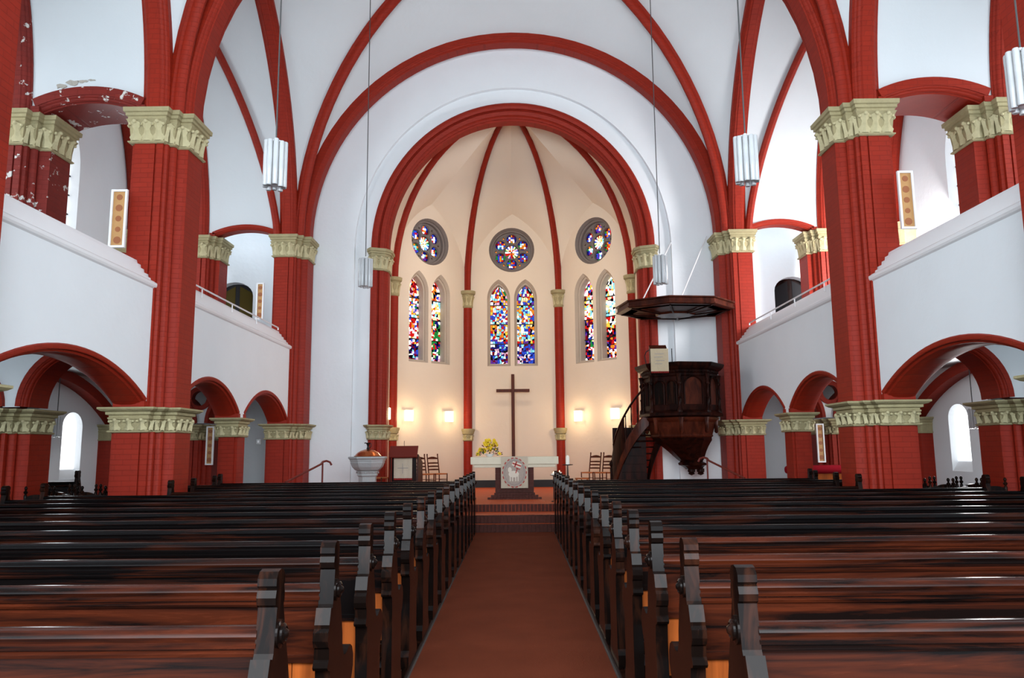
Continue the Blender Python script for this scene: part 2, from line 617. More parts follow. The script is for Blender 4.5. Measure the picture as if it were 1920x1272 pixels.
def up_levels(z0, z1, s=1.0):
    h = z1 - z0
    L_ = [(0, .02), (.03, .045), (.06, .045), (.08, .012), (.25, .015), (.5, .03), (.64, .065), (.68, .08), (.70, .055), (.76, .055), (.78, .085), (.86, .085), (.88, .115), (1.0, .12)]
    return [(z0 + h * a, d * s) for a, d in L_]


def lo_levels(z0, z1, s=1.0):
    h = z1 - z0
    L_ = [(0, .03), (.03, .05), (.08, .05), (.1, .02), (.5, .025), (.55, .05), (.6, .05), (.62, .035), (.68, .035), (.72, .075), (.82, .075), (.86, .13), (.93, .17), (1.0, .17)]
    return [(z0 + h * a, d * s) for a, d in L_]


def shaft(par, poly, z0, z1, mat, name='shaft'):
    b = MB()
    b.prism(poly, z0, z1)
    return b.build(name, mat, par, True)


def nave_section(sd, y0, xo=6.52, x1=5.97, x2=5.66, d=PD):
    """stepped pillar section with rolls in the re-entrant corners, given for the right side and mirrored for the left"""
    h = [(xo, 0.06), (xo - 0.06, 0.06), (xo - 0.06, 0.0), (x1 + 0.14, 0), (x1 + 0.14, 0.035), (x1 + 0.11, 0.035), (x1 + 0.11, 0.0), (x1, 0.0),
         (x1, 0.05), (x1 - 0.02, 0.05), (x1 - 0.05, 0.07), (x1 - 0.06, 0.11), (x1 - 0.05, 0.15), (x1 - 0.02, 0.17),
         (x1 - 0.10, 0.17), (x1 - 0.13, 0.19), (x1 - 0.145, 0.225), (x1 - 0.13, 0.26), (x1 - 0.10, 0.28),
         (x1 - 0.2, 0.28), (x1 - 0.23, 0.295), (x2, 0.30)]
    q = h + [(x, d - y) for x, y in reversed(h)]
    return ccw([(sd * x, y0 + y) for x, y in q])


def nave_hull(sd, y0, xo=6.52, x1=5.97, x2=5.66, d=PD):
    h = [(xo, 0.0), (x1, 0.0), (x1, 0.15), (x1 - 0.12, 0.15), (x1 - 0.12, 0.30), (x2, 0.30)]
    q = h + [(x, d - y) for x, y in reversed(h)]
    return ccw([(sd * x, y0 + y) for x, y in q])


SIDE = {-1: 'left', 1: 'right'}


def nave_pillar(sd, y0, label, upper=True, xo=6.52, x1=5.97, x2=5.66, matu=M_RED, d=PD, leaves=True, cap_mat=M_STONE, zup=None):
    t = empty('pillar', (0, 0, 0))
    t.location = (0, 0, 0)
    tag(t, label, 'pillar', kind='thing')
    secl = nave_section(sd, y0, xo + 0.05, x1 - 0.03, x2 - 0.03, d)
    shaft(t, secl, 0.0, ZL0 + 0.01, M_RED, 'shaft')
    cl = capital(t, nave_hull(sd, y0, xo + 0.03, x1, x2, d), lo_levels(ZL0, ZL1), cap_mat)
    hull = nave_hull(sd, y0, xo, x1, x2, d)
    far = lambda x, y, nx, ny: ny > 0.5
    if leaves: put_leaves(cl, hull, ZL0 + 0.035, 0.045, LEAF_L, LEAF_S, far)
    # impost block above the lower capital
    if upper:
        sec = nave_section(sd, y0, xo, x1, x2, d)
        shaft(t, sec, zup or ZL1 - 0.01, ZC0 + 0.01, matu, 'shaft')
        cu = capital(t, hull, up_levels(ZC0, ZC1), cap_mat)
        if leaves: put_leaves(cu, hull, ZC0 + 0.045, 0.015, LEAF_U, LEAF_N, far)
    return t


for sd in (-1, 1):
    S = SIDE[sd]
    nave_pillar(sd, YA, 'red brick nave pillar with carved capitals nearest the camera, %s of the pews' % S)
    nave_pillar(sd, YB, 'red nave pillar with carved capitals beside the chancel wall, %s side' % S)
    nave_pillar(sd, YP, 'red pillar shaft showing at the top %s corner' % S, leaves=False)
# outer pillars between gallery passage and outer aisle: stepped face towards the nave
for sd in (-1, 1):
    S = SIDE[sd]
    peel = sd < 0
    nave_pillar(sd, YA, ('outer gallery pillar with peeling red paint and white patches, %s edge' if peel else 'outer gallery pillar behind the near nave pillar, %s edge') % S,
                xo=8.78, x1=8.40, x2=8.08, matu=M_REDP if peel else M_RED, zup=3.75)
    nave_pillar(sd, YB, 'outer gallery pillar at the far end of the %s gallery' % S, xo=8.72, x1=8.36, x2=8.10, zup=3.75)
    # short lower pillar in mid bay
    t = tag(empty('pillar'), 'short red pillar under the %s gallery front, between the two small arches' % S, 'pillar', kind='thing')
    poly = [(5.97, 0.05), (6.02, 0.05), (6.02, 0), (6.32, 0), (6.32, 0.05), (6.38, 0.05), (6.38, 0.50), (6.32, 0.50), (6.32, 0.55), (6.02, 0.55), (6.02, 0.50), (5.97, 0.50)]
    poly = ccw([(sd * x, 16.82 + y) for x, y in poly])
    hull = ccw([(sd * x, 16.82 + y) for x, y in [(5.97, 0), (6.38, 0), (6.38, 0.55), (5.97, 0.55)]])
    shaft(t, poly, 0, ZL0 + 0.01, M_RED)
    cl = capital(t, hull, lo_levels(ZL0, ZL1, 0.85), M_STONE)
    put_leaves(cl, hull, ZL0 + 0.035, 0.04, LEAF_L, LEAF_S, lambda x, y, nx, ny: ny > 0.5)
    # pilaster on the outer wall
    t = tag(empty('pillar'), 'slim red wall pilaster with a small capital, outer wall of the %s aisle' % S, 'pilaster', kind='thing')
    hull = ccw([(sd * x, 19.9 + y) for x, y in [(10.3, 0), (10.62, 0), (10.62, 0.8), (10.3, 0.8), (10.22, 0.7), (10.22, 0.1)]])
    for z0_, z1_ in ((0, ZL0), (3.6, ZC0)):
        shaft(t, hull, z0_, z1_ + 0.01, M_RED)
    capital(t, hull, lo_levels(ZL0, ZL1, 0.6), M_STONE)
    capital(t, hull, up_levels(ZC0, ZC1, 0.7), M_STONE)

# ------------------------------------------------------------------ gallery fronts (lower arcade wall + parapet)
def arcade_wall(y0, y1, zt, arches, zb=ZL1):
    """2D column list (y, zbottom) for a wall with arched openings"""
    pts = []
    y = y0
    for a in arches:
        if a[0][0] > y + 1e-4:
            pts.append((y, zb))
            pts.append((a[0][0] - 1e-4, zb))
        pts += a
        y = a[-1][0] + 1e-4
    if y < y1 - 1e-3:
        pts.append((y, zb)); pts.append((y1, zb))
    return pts


ARCH0 = seg_arc(8.55, 12.60, 2.50, 0.56, 20)
ARCH1 = seg_arc(13.93, 16.90, 2.50, 0.58, 20)
ARCH2 = seg_arc(17.36, 20.50, 2.50, 0.58, 20)
XW = 6.0
for sd in (-1, 1):
    S = SIDE[sd]
    for (ya, yb, arches, rings) in ((8.3, YA + 0.1, [ARCH0], [ARCH0]), (YA + PD - 0.1, YB + 0.1, [ARCH1, ARCH2], [ARCH1, ARCH2])):
        cols = arcade_wall(ya, yb, 4.5, [seg_arc(a[0][0] - 0.11, a[-1][0] + 0.11, 2.50, 0.66, 20) for a in arches])
        w = MB()
        for dx in (0, 0.44):
            w.grid([[(sd * (XW + dx), y, z) for y, z in cols], [(sd * (XW + dx), y, 4.52) for y, z in cols]])
        wo = struct(w.build('wall_%s_gallery_front' % S, M_WALL))
        # stepped coping
        prof = [(0.0, 4.44), (-0.03, 4.46), (-0.045, 4.49), (-0.045, 4.53), (-0.01, 4.56), (0.04, 4.57), (0.05, 4.62), (0.10, 4.63), (0.11, 4.69), (0.16, 4.70),
                (0.17, 4.77), (0.22, 4.78), (0.23, 4.85), (0.28, 4.86), (0.30, 4.93), (0.62, 4.93), (0.62, 4.44)]
        cp = MB()
        cp.rings([[(sd * (XW + a), y, z) for a, z in prof] for y in (ya, yb)])
        cp.build('coping', M_WHITE, wo)
        for a in rings:
            r = MB()
            sweep(r, a, [(0.0, 0.12), (0.012, 0.10), (0.02, 0.05), (0.05, 0.03), (0.055, -0.01), (0.07, -0.02), (0.12, -0.02), (0.135, 0.0), (0.135, 0.50), (0.02, 0.50), (0.0, 0.46), (-0.012, 0.36), (-0.012, 0.20)],
                  lambda h, z, n, sd=sd: (sd * (XW + n), h, z))
            for e0, e1 in ((a[0][0] - 0.12, a[0][0] + 0.02), (a[-1][0] - 0.02, a[-1][0] + 0.12)):
                r.box(min(sd * 5.98, sd * 6.49), e0, 2.45, max(sd * 5.98, sd * 6.49), e1, 2.56)
            trim(r, M_RED)
    # gallery floor and white aisle ceiling
    g = MB()
    g.box(min(sd * 6.55, sd * XO), 8.0, 3.62, max(sd * 6.55, sd * XO), 22.6, 3.8)
    struct(g.build('floor_gallery_%s' % S, M_VAULT))
    # lower transverse arches A and B lines
    for yy, nm in ((YA + 0.25, 'a'), (YB + 0.25, 'b')):
        inner = arc(0.80, 0.86, 2.50, sd * 7.30, 24)
        w = MB()
        # plate with the arch opening (and an oculus above the outer pillar on the far line)
        outer = [(sd * 6.4, 2.45), (sd * 10.6, 2.45), (sd * 10.6, 3.65), (sd * 6.4, 3.65)]
        a2 = arc(1.0, 0.8, 2.50, sd * 9.65, 24)
        def edge(path):
            return path if (path[0][0] < path[-1][0]) else path
        top = 3.65
        left, right = min(sd * 6.4, sd * 10.6), max(sd * 6.4, sd * 10.6)
        A_ = sorted([arc(0.93, 0.99, 2.50, sd * 7.30, 24), arc(1.13, 0.93, 2.50, sd * 9.65, 24)], key=lambda p: p[0][0])
        left, right = min(sd * 6.2, sd * 10.9), max(sd * 6.2, sd * 10.9)
        poly = [(left, 2.45)] + A_[0] + A_[1] + [(right, 2.45), (right, top), (left, top)]
        holes = []
        if nm == 'b':
            holes.append([(sd * 8.44 + 0.21 * cos(2 * PI * i / 24), 3.17 + 0.21 * sin(2 * PI * i / 24)) for i in range(24)])
        loops = [[Vector((p[0], p[1], 0)) for p in poly]] + [[Vector((p[0], p[1], 0)) for p in h] for h in holes]
        flat = [p for l in loops for p in l]
        tris = tessellate_polygon(loops)
        for y_ in ((yy, yy + 0.6) if nm == 'a' else (yy, yy + 0.14)):
            w.add([(p.x, y_, p.y) for p in flat], tris)
        struct(w.build('wall_%s_aisle_arches' % S, M_WALL))
        for a in (inner, a2):
            r = MB()
            sweep(r, a, ring_prof(0.17, 0.76), planeY(yy - 0.08))
            trim(r, M_RED)
        if nm == 'b':
            r = MB()
            cpts = [(sd * 8.44 - 0.20 * cos(2 * PI * i / 32), 3.17 + 0.20 * sin(2 * PI * i / 32)) for i in range(33)]
            sweep(r, cpts, [(0, 0), (0.12, 0), (0.12, 0.22), (0, 0.22)], planeY(yy - 0.05))
            trim(r, M_RED)
    # shallow wall arch along the outer wall, with the aisle vault rib
    r = MB()
    sweep(r, seg_arc(13.9, 20.2, 2.46, 1.0, 24), [(0, 0), (0.24, 0), (0.24, 0.3), (0, 0.3)], lambda h, z, n, sd=sd: (sd * (10.3 + n), h, z))
    trim(r, M_RED)

# ------------------------------------------------------------------ upper arcade arches, side vaults, diaphragm arches
BAYS = [(8.65, YA, 6.6, 'near'), (YA + PD, YB, 6.6, 'far')]
for sd in (-1, 1):
    S = SIDE[sd]
    for bi, (y0, y1, R, nm) in enumerate(BAYS):
        cy, hw = (y0 + y1) / 2, (y1 - y0) / 2
        path = pointed(hw, R, ZC1, cy, 18)
        # arcade ring towards the nave and a second ring over the outer pillars
        for x0, x1, mt in ((10.22, 10.62, M_RED), (5.95, 6.40, M_RED), (8.36, 8.74, M_REDP if (sd < 0 and bi == 0) else M_RED)):
            r = MB()
            sweep(r, path, ring_prof(0.26, x1 - x0), lambda h, z, n, sd=sd, x0=x0: (sd * (x0 + n), h, z))
            trim(r, mt)
        # pointed barrel over the gallery; its foot follows the flat passage arches
        vp = pointed(hw + 0.13, R + 0.13, ZC1, cy, 18)
        foot = seg_arc(6.45, 8.2, ZC1 - 0.02, 0.22, 14)
        xs = [6.02, 6.44] + [p[0] for p in foot] + [8.25, 8.8, XO + 0.1]
        zf = {round(p[0], 4): p[1] + 0.13 for p in foot}
        rows = []
        for x in xs:
            zz = zf.get(round(x, 4), ZC1 - 0.02)
            row = [(sd * x, h, max(z, zz)) for h, z in vp]
            rows.append(row)
        v = MB()
        v.grid(rows)
        # diagonal rib lying on the barrel, springing from the nave pillar at the chancel side
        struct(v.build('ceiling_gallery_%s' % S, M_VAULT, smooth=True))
        half = pointed(hw + 0.05, R + 0.05, ZC1, cy, 18)[18:][::-1]
        pts = []
        for i, (h, z) in enumerate(half):
            k = i / (len(half) - 1)
            pts.append(Vector((sd * (6.5 + 1.9 * (1 - k) ** 1.0 * 1.0), h, z)))
        pts = [Vector((sd * (6.45 + 1.9 * (i / 18) ** 1.3), half[i][0], half[i][1])) for i in range(19)]
        r = MB()
        r.tube(pts, 0.10, 8)
        if bi == 1: trim(r, M_RED)
    # passage arches between nave pillar and outer pillar, upper level, at both pillar lines
    for yy, d, mt in ((YA + 0.02, 1.16, M_REDP if sd < 0 else M_RED), (YB + 0.05, 0.5, M_RED)):
        h0, h1 = sorted((sd * 6.45, sd * 8.2))
        inner = seg_arc(h0, h1, ZC1, 0.20, 16)
        th = 0.25 if yy < 15 else 0.13
        r = MB()
        sweep(r, inner, ring_prof(th, d), planeY(yy))
        r.box(h0 - 0.12 if sd < 0 else h0 - 0.1, yy, ZC1 - 0.01, h0 + 0.03, yy + d, ZC1 + 0.1)
        r.box(h1 - 0.03, yy, ZC1 - 0.01, h1 + 0.12, yy + d, ZC1 + 0.1)
        trim(r, mt)
    # outer wall
    def holes2d(lst):
        return lst
    ww = MB()
    # openings: (yc, halfwidth, z sill, z spring, pointed?)
    ops = [(17.3, 0.95, 4.9, 8.6, True), (10.4, 0.9, 4.9, 8.6, True), (18.72, 0.42, 1.12, 2.38, False), (10.4, 0.42, 1.12, 2.38, False)]
    loops = [[(7.0, -0.05), (22.6, -0.05), (22.6, 13.5), (7.0, 13.5)]]
    for yc, hw_, zs, zp, pt_ in ops:
        p = pointed(hw_, hw_ * 1.8, zp, yc, 8) if pt_ else arc(hw_, hw_ * 0.8, zp, yc, 12)
        loops.append([(yc - hw_, zs)] + p + [(yc + hw_, zs)])
    V3 = [[Vector((a, b_, 0)) for a, b_ in l] for l in loops]
    flat = [p for l in V3 for p in l]
    ww.add([(sd * XO, p.x, p.y) for p in flat], tessellate_polygon(V3))
    wo = struct(ww.build('wall_%s' % S, M_WALL))
    for i, (l, op) in enumerate(zip(loops[1:], ops)):
        yc = op[0]
        sp = 0.95 if op[4] else 0.92
        dp = 0.25 if op[4] else 0.15
        l2 = [(yc + (y - yc) * sp, z if k not in (0, len(l) - 1) else z + 0.25) for k, (y, z) in enumerate(l)]
        rv = MB()
        n = len(l)
        rv.add([(sd * XO, y, z) for y, z in l] + [(sd * (XO + dp), y, z) for y, z in l2], [(k, (k + 1) % n, n + (k + 1) % n, n + k) for k in range(n)])
        w_ = struct(rv.build('window_%d' % (i + 1 + (4 if sd > 0 else 0)), M_WALL))
        pn = MB()
        pn.prism(l2, dp - 0.02, dp + 0.01, 0, lambda p, z, sd=sd: (sd * (XO + z), p[0], p[1]))
        pn.build('pane', M_DAY, w_)
        fr = MB()
        zs, zt = l2[0][1], max(z for _, z in l2)
        hw2 = op[1] * sp
        if op[4]:
            fr.box(min(sd * (XO + dp - 0.09), sd * (XO + dp - 0.03)), yc - 0.03, zs, max(sd * (XO + dp - 0.09), sd * (XO + dp - 0.03)), yc + 0.03, zt - 0.1)
            for q_ in (-0.5, 0.5):
                fr.box(min(sd * (XO + dp - 0.05), sd * (XO + dp - 0.025)), yc + q_ * hw2 - 0.012, zs, max(sd * (XO + dp - 0.05), sd * (XO + dp - 0.025)), yc + q_ * hw2 + 0.012, zt - 0.5)
            z = zs + 0.4
            while z < zt - 0.5:
                fr.box(min(sd * (XO + dp - 0.06), sd * (XO + dp - 0.025)), yc - hw2, z, max(sd * (XO + dp - 0.06), sd * (XO + dp - 0.025)), yc + hw2, z + 0.03)
                z += 0.48
        else:
            fr.box(min(sd * (XO + dp - 0.06), sd * (XO + dp - 0.025)), yc - hw2, zs, max(sd * (XO + dp - 0.06), sd * (XO + dp - 0.025)), yc - hw2 + 0.05, zt - 0.2)
        fr.build('glazing_bar', M_LEAD, w_)

# ------------------------------------------------------------------ nave vault
def web(mb, A, B, m=6):
    mb.grid([[tuple(a.lerp(b_, j / m)) for j in range(m + 1)] for a, b_ in zip(A, B)])


def bay_vault(y0, y1, zc, Rw, hwY, cyY):
    """y0/y1: inner faces of the transverse arches"""
    n = 20
    cy = (y0 + y1) / 2
    XS = 5.98
    v = MB()
    ribs = []
    for sx in (-1, 1):
        for yy, sy in ((y0, -1), (y1, 1)):
            hd = abs(cy - yy)
            diag = [Vector((sx * XS * cos(PI / 2 * i / n), cy + sy * hd * cos(PI / 2 * i / n), ZC1 + (zc - ZC1) * sin(PI / 2 * i / n))) for i in range(n + 1)]
            tr = [Vector((sx * XS * cos(PI / 2 * i / n), yy, ZC1 + 6.02 * sin(PI / 2 * i / n))) for i in range(n + 1)]
            web(v, diag, tr)
            am = math.acos((Rw - hwY) / Rw)
            wl = [Vector((sx * XS, cyY + sy * (hwY - Rw + Rw * cos(am * i / n)) + sy * 0, ZC1 + (Rw) * sin(am * i / n))) for i in range(n + 1)]
            wl = [Vector((p.x, cyY + sy * max(0, abs(p.y - cyY)), p.z)) for p in wl]
            web(v, diag, wl)
            ribs.append(diag)
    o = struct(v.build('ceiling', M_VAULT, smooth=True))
    for dg in ribs:
        r = MB()
        pts = []
        p0, p1 = dg[0], dg[-1]
        H = Vector((p1.x - p0.x, p1.y - p0.y, 0))
        L_ = H.length
        H.normalize()
        Nn = Vector((H.y, -H.x, 0))
        path = [((p - p0).dot(H), p.z) for p in dg]
        sweep(r, path, [(-0.24, -0.05), (-0.26, 0), (-0.24, 0.05), (-0.17, 0.11), (-0.12, 0.11), (-0.10, 0.15), (0.0, 0.15), (0, -0.15), (-0.10, -0.15), (-0.12, -0.11), (-0.17, -0.11)],
              lambda h, z, n_, p0=p0, H=H, Nn=Nn: (p0.x + H.x * h + Nn.x * n_, p0.y + H.y * h + Nn.y * n_, z))
        trim(r, M_RED)


bay_vault(YP + 0.9, YA + 0.3, 14.0, 6.6 + 0.2, (YA - 8.65) / 2 + 0.2, (8.65 + YA) / 2)
bay_vault(YA + 0.9, YB + 0.3, 14.7, 6.6 + 0.2, (YB - YA - PD) / 2 + 0.2, (YA + PD + YB) / 2)
for y_ in (YP, YA, YB):
    r = MB()
    sweep(r, arc(5.66, 5.80, ZC1, 0, 56), ring_prof(0.38, 0.62), planeY(y_ + 0.29))
    trim(r, M_RED)
# the bay over the camera: plain ceiling and side walls; its west end is left open to admit world light
b = MB()
b.box(-XO - 0.2, -3.2, 13.3, XO + 0.2, YP + 1.2, 13.5)
for sd in (-1, 1):
    b.box(min(sd * XO, sd * (XO + 0.2)), -3.2, 0, max(sd * XO, sd * (XO + 0.2)), 7.1, 13.4)
b.box(-XO, -3.2, 8.2, XO, -3.0, 13.4)
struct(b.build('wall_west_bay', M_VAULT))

# ------------------------------------------------------------------ chancel arch wall
def band(mb, a_in, a_out, y):
    mb.grid([[(p[0], y, p[1]) for p in a_in], [(p[0], y, p[1]) for p in a_out]])


YW = 21.62
w = MB()
o1 = arc(6.6, 7.2, 7.45, 0, 48, legs=0)
i1 = arc(4.53, 4.85, 7.45, 0, 48, legs=0)
i0 = arc(3.95, 4.25, 7.45, 0, 48, legs=0)
band(w, i1, o1, YW)
band(w, i0, i1, YW + 0.14)
w.grid([[(p[0], YW, p[1]) for p in i1], [(p[0], YW + 0.14, p[1]) for p in i1]])
struct(w.build('wall_chancel_arch', M_WALL, smooth=False))
w = MB()
for sd in (-1, 1):
    w.box(min(sd * 5.3, sd * 6.6), YW + 0.02, 0, max(sd * 5.3, sd * 6.6), YW + 0.6, 14)
struct(w.build('wall_chancel_side', M_WALL))
# moulded arch ring
ringp = [(0.0, 0.30), (0.05, 0.27), (0.05, 0.22), (0.10, 0.20), (0.13, 0.15), (0.10, 0.10), (0.16, 0.09), (0.21, 0.06), (0.25, 0.10), (0.27, 0.10), (0.27, 0.03), (0.33, 0.0), (0.40, 0.0), (0.46, 0.05), (0.46, 0.62), (0, 0.62)]
r = MB()
sweep(r, arc(3.60, 3.92, 7.46, 0, 56), ringp, planeY(YW - 0.02))
trim(r, M_RED)
for sd in (-1, 1):
    S = SIDE[sd]
    t = tag(empty('pillar'), 'slender moulded red pier carrying the chancel arch, %s side' % S, 'pillar', kind='thing')
    poly = ccw([(sd * (3.60 + a), YW - 0.02 + b_) for a, b_ in ringp])
    hull = ccw([(sd * x, YW + y) for x, y in [(3.60, 0.25), (3.70, 0.08), (3.85, 0.02), (4.0, -0.04), (4.06, 0.05), (4.06, 0.6), (3.60, 0.6)]])
    shaft(t, poly, 0.0, 2.05, M_RED)
    cl = capital(t, hull, lo_levels(2.04, 2.45, 0.8), M_STONE)
    put_leaves(cl, hull, 2.08, 0.03, LEAF_L, LEAF_S, lambda x, y, nx, ny: ny > 0.5)
    shaft(t, poly, 2.44, 6.85, M_RED)
    cu = capital(t, hull, up_levels(6.83, 7.46), M_STONE)
    put_leaves(cu, hull, 6.88, 0.015, LEAF_U, LEAF_N, lambda x, y, nx, ny: ny > 0.5)

# ------------------------------------------------------------------ apse
VX = [(-3.92, 22.2), (-3.90, 24.4), (-1.63, 26.7), (1.59, 26.7), (3.86, 24.4), (3.88, 22.2)]
KEY = Vector((-0.03, 22.75, 12.25))
ZS = 7.2


def frame2(p, q):
    p, q = Vector(p), Vector(q)
    e = (q - p)
    L_ = e.length
    e.normalize()
    nin = Vector((e.y, -e.x))       # towards the room
    mid = (p + q) / 2
    return mid, e, nin, L_


ROSE_Z, ROSE_R = 8.72, 0.72


def lancet_loop(c, hw, zs, zsp, R=None, n=10):
    p = pointed(hw, R or hw * 1.95, zsp, c, n)
    return [(c - hw, zs)] + p + [(c + hw, zs)]


random.seed(5)
PAL = {
    'red': ['white', 'white', 'cream', 'red', 'red', 'dred', 'orange', 'blue', 'pink', 'black'],
    'white': ['white', 'white', 'white', 'cyan', 'cream', 'yellow', 'red', 'black'],
    'cool': ['cyan', 'cyan', 'white', 'white', 'cyan', 'yellow', 'blue', 'red'],
    'warm': ['yellow', 'cream', 'white', 'orange', 'red', 'blue', 'violet', 'cyan', 'black'],
    'blue': ['dblue', 'dblue', 'blue', 'violet', 'blue', 'white', 'cyan', 'dred', 'black', 'pink'],
    'green': ['green', 'green', 'white', 'cream', 'red', 'dblue', 'green', 'black'],
    'dark': ['dred', 'red', 'violet', 'dblue', 'white', 'orange', 'black', 'black'],
    'mix': ['white', 'white', 'red', 'blue', 'green', 'yellow', 'dred', 'cyan', 'pink', 'black', 'orange']}


def glass_cells(mb, inside_hw, z0, z1, pals, nx, nz, seed, slant=0.0):
    """one glazed section: many separate small pieces of glass with dark lead gaps"""
    rnd = random.Random(seed)
    J = [[((i / nx) + (rnd.uniform(-.46, .46) / nx if 0 < i < nx else 0), (j / nz) + (rnd.uniform(-.48, .48) / nz if 0 < j < nz else 0)) for i in range(nx + 1)] for j in range(nz + 1)]
    for j in range(nz):
        for i in range(nx):
            q = [J[j][i], J[j][i + 1], J[j + 1][i + 1], J[j + 1][i]]
            cu = sum(p[0] for p in q) / 4
            cv = sum(p[1] for p in q) / 4
            pal = pals(cu, cv) if callable(pals) else pals
            key = rnd.choice(PAL[pal])
            pts = []
            for u, v in q:
                u = cu + (u - cu) * 0.82
                v = cv + (v - cv) * 0.90
                z = z0 + (z1 - z0) * v
                h = inside_hw(z)
                pts.append((-h + 2 * h * u, z))
            mb.cells.append((pts, GKEYS.index(key)))


def stained_window(idx, label_part, mid, e, nin, c, seed, sections):
    """lancet at offset c in panel; returns nothing"""
    def P(s_, d, z):
        q = mid + e * s_ - nin * d
        return (q.x, q.y, z)
    hw, zs, zsp = 0.305, 4.70, 6.98
    loop = lancet_loop(c, hw, zs, zsp)
    def ihw(z):
        if z <= zsp: return hw
        R = hw * 1.95
        return max(0.01, hw - R + math.sqrt(max(0, R * R - (z - zsp) ** 2)))
    w_ = empty('window_%d' % idx)
    struct(w_)
    # lead backing
    b = MB()
    b.prism(loop, 0.42, 0.44, 0, lambda p, d: P(p[0], d, p[1]))
    b.build('lead', M_LEAD, w_)
    # stone reveal
    rv = MB()
    lo = lancet_loop(c, 0.40, 4.60, 6.98, 0.40 * 1.95)
    li = lancet_loop(c, hw, zs, zsp)
    lm = lancet_loop(c, 0.345, 4.66, 6.98, 0.345 * 1.95)
    n = len(lo)
    vs = [P(a, -0.0, z) for a, z in lo] + [P(a, 0.10, z) for a, z in lm] + [P(a, 0.14, z) for a, z in lm] + [P(a, 0.16, z) for a, z in li] + [P(a, 0.44, z) for a, z in li]
    fs = [(k * n + i, k * n + (i + 1) % n, (k + 1) * n + (i + 1) % n, (k + 1) * n + i) for k in range(4) for i in range(n)]
    rv.add(vs, fs)
    rv.build('frame', M_TRACL, w_)
    zt = zsp + math.sqrt((hw * 1.95) ** 2 - (hw * 0.95) ** 2)
    cuts = [zs, 5.42, 6.12, 6.80, zt - 0.01]
    for k in range(4):
        mb = MB()
        mb.cells = []
        glass_cells(mb, ihw, cuts[k] + 0.015, cuts[k + 1] - 0.015, sections[k], 8, [10, 9, 9, 8][k], seed * 10 + k)
        for pts, mi in mb.cells:
            q = [P(c + a, 0.405, z) for a, z in pts]
            q2 = [P(c + a, 0.425, z) for a, z in pts]
            mb.add(q + q2, [(0, 1, 2, 3), (0, 4, 5, 1), (1, 5, 6, 2), (2, 6, 7, 3), (3, 7, 4, 0)], mi)
        tag(mb.build('pane', GMATS, w_), kind='stuff')
        if k:
            b = MB()
            z = cuts[k]
            q0, q1 = mid + e * (c - ihw(z)) - nin * 0.385, mid + e * (c + ihw(z)) - nin * 0.385
            m3 = (q0 + q1) / 2
            b.obox((m3.x, m3.y, z), tuple((q1 - q0) / 2) + (0,), tuple(nin * 0.015) + (0,), (0, 0, 0.014))
            b.build('glazing_bar', M_LEAD, w_)


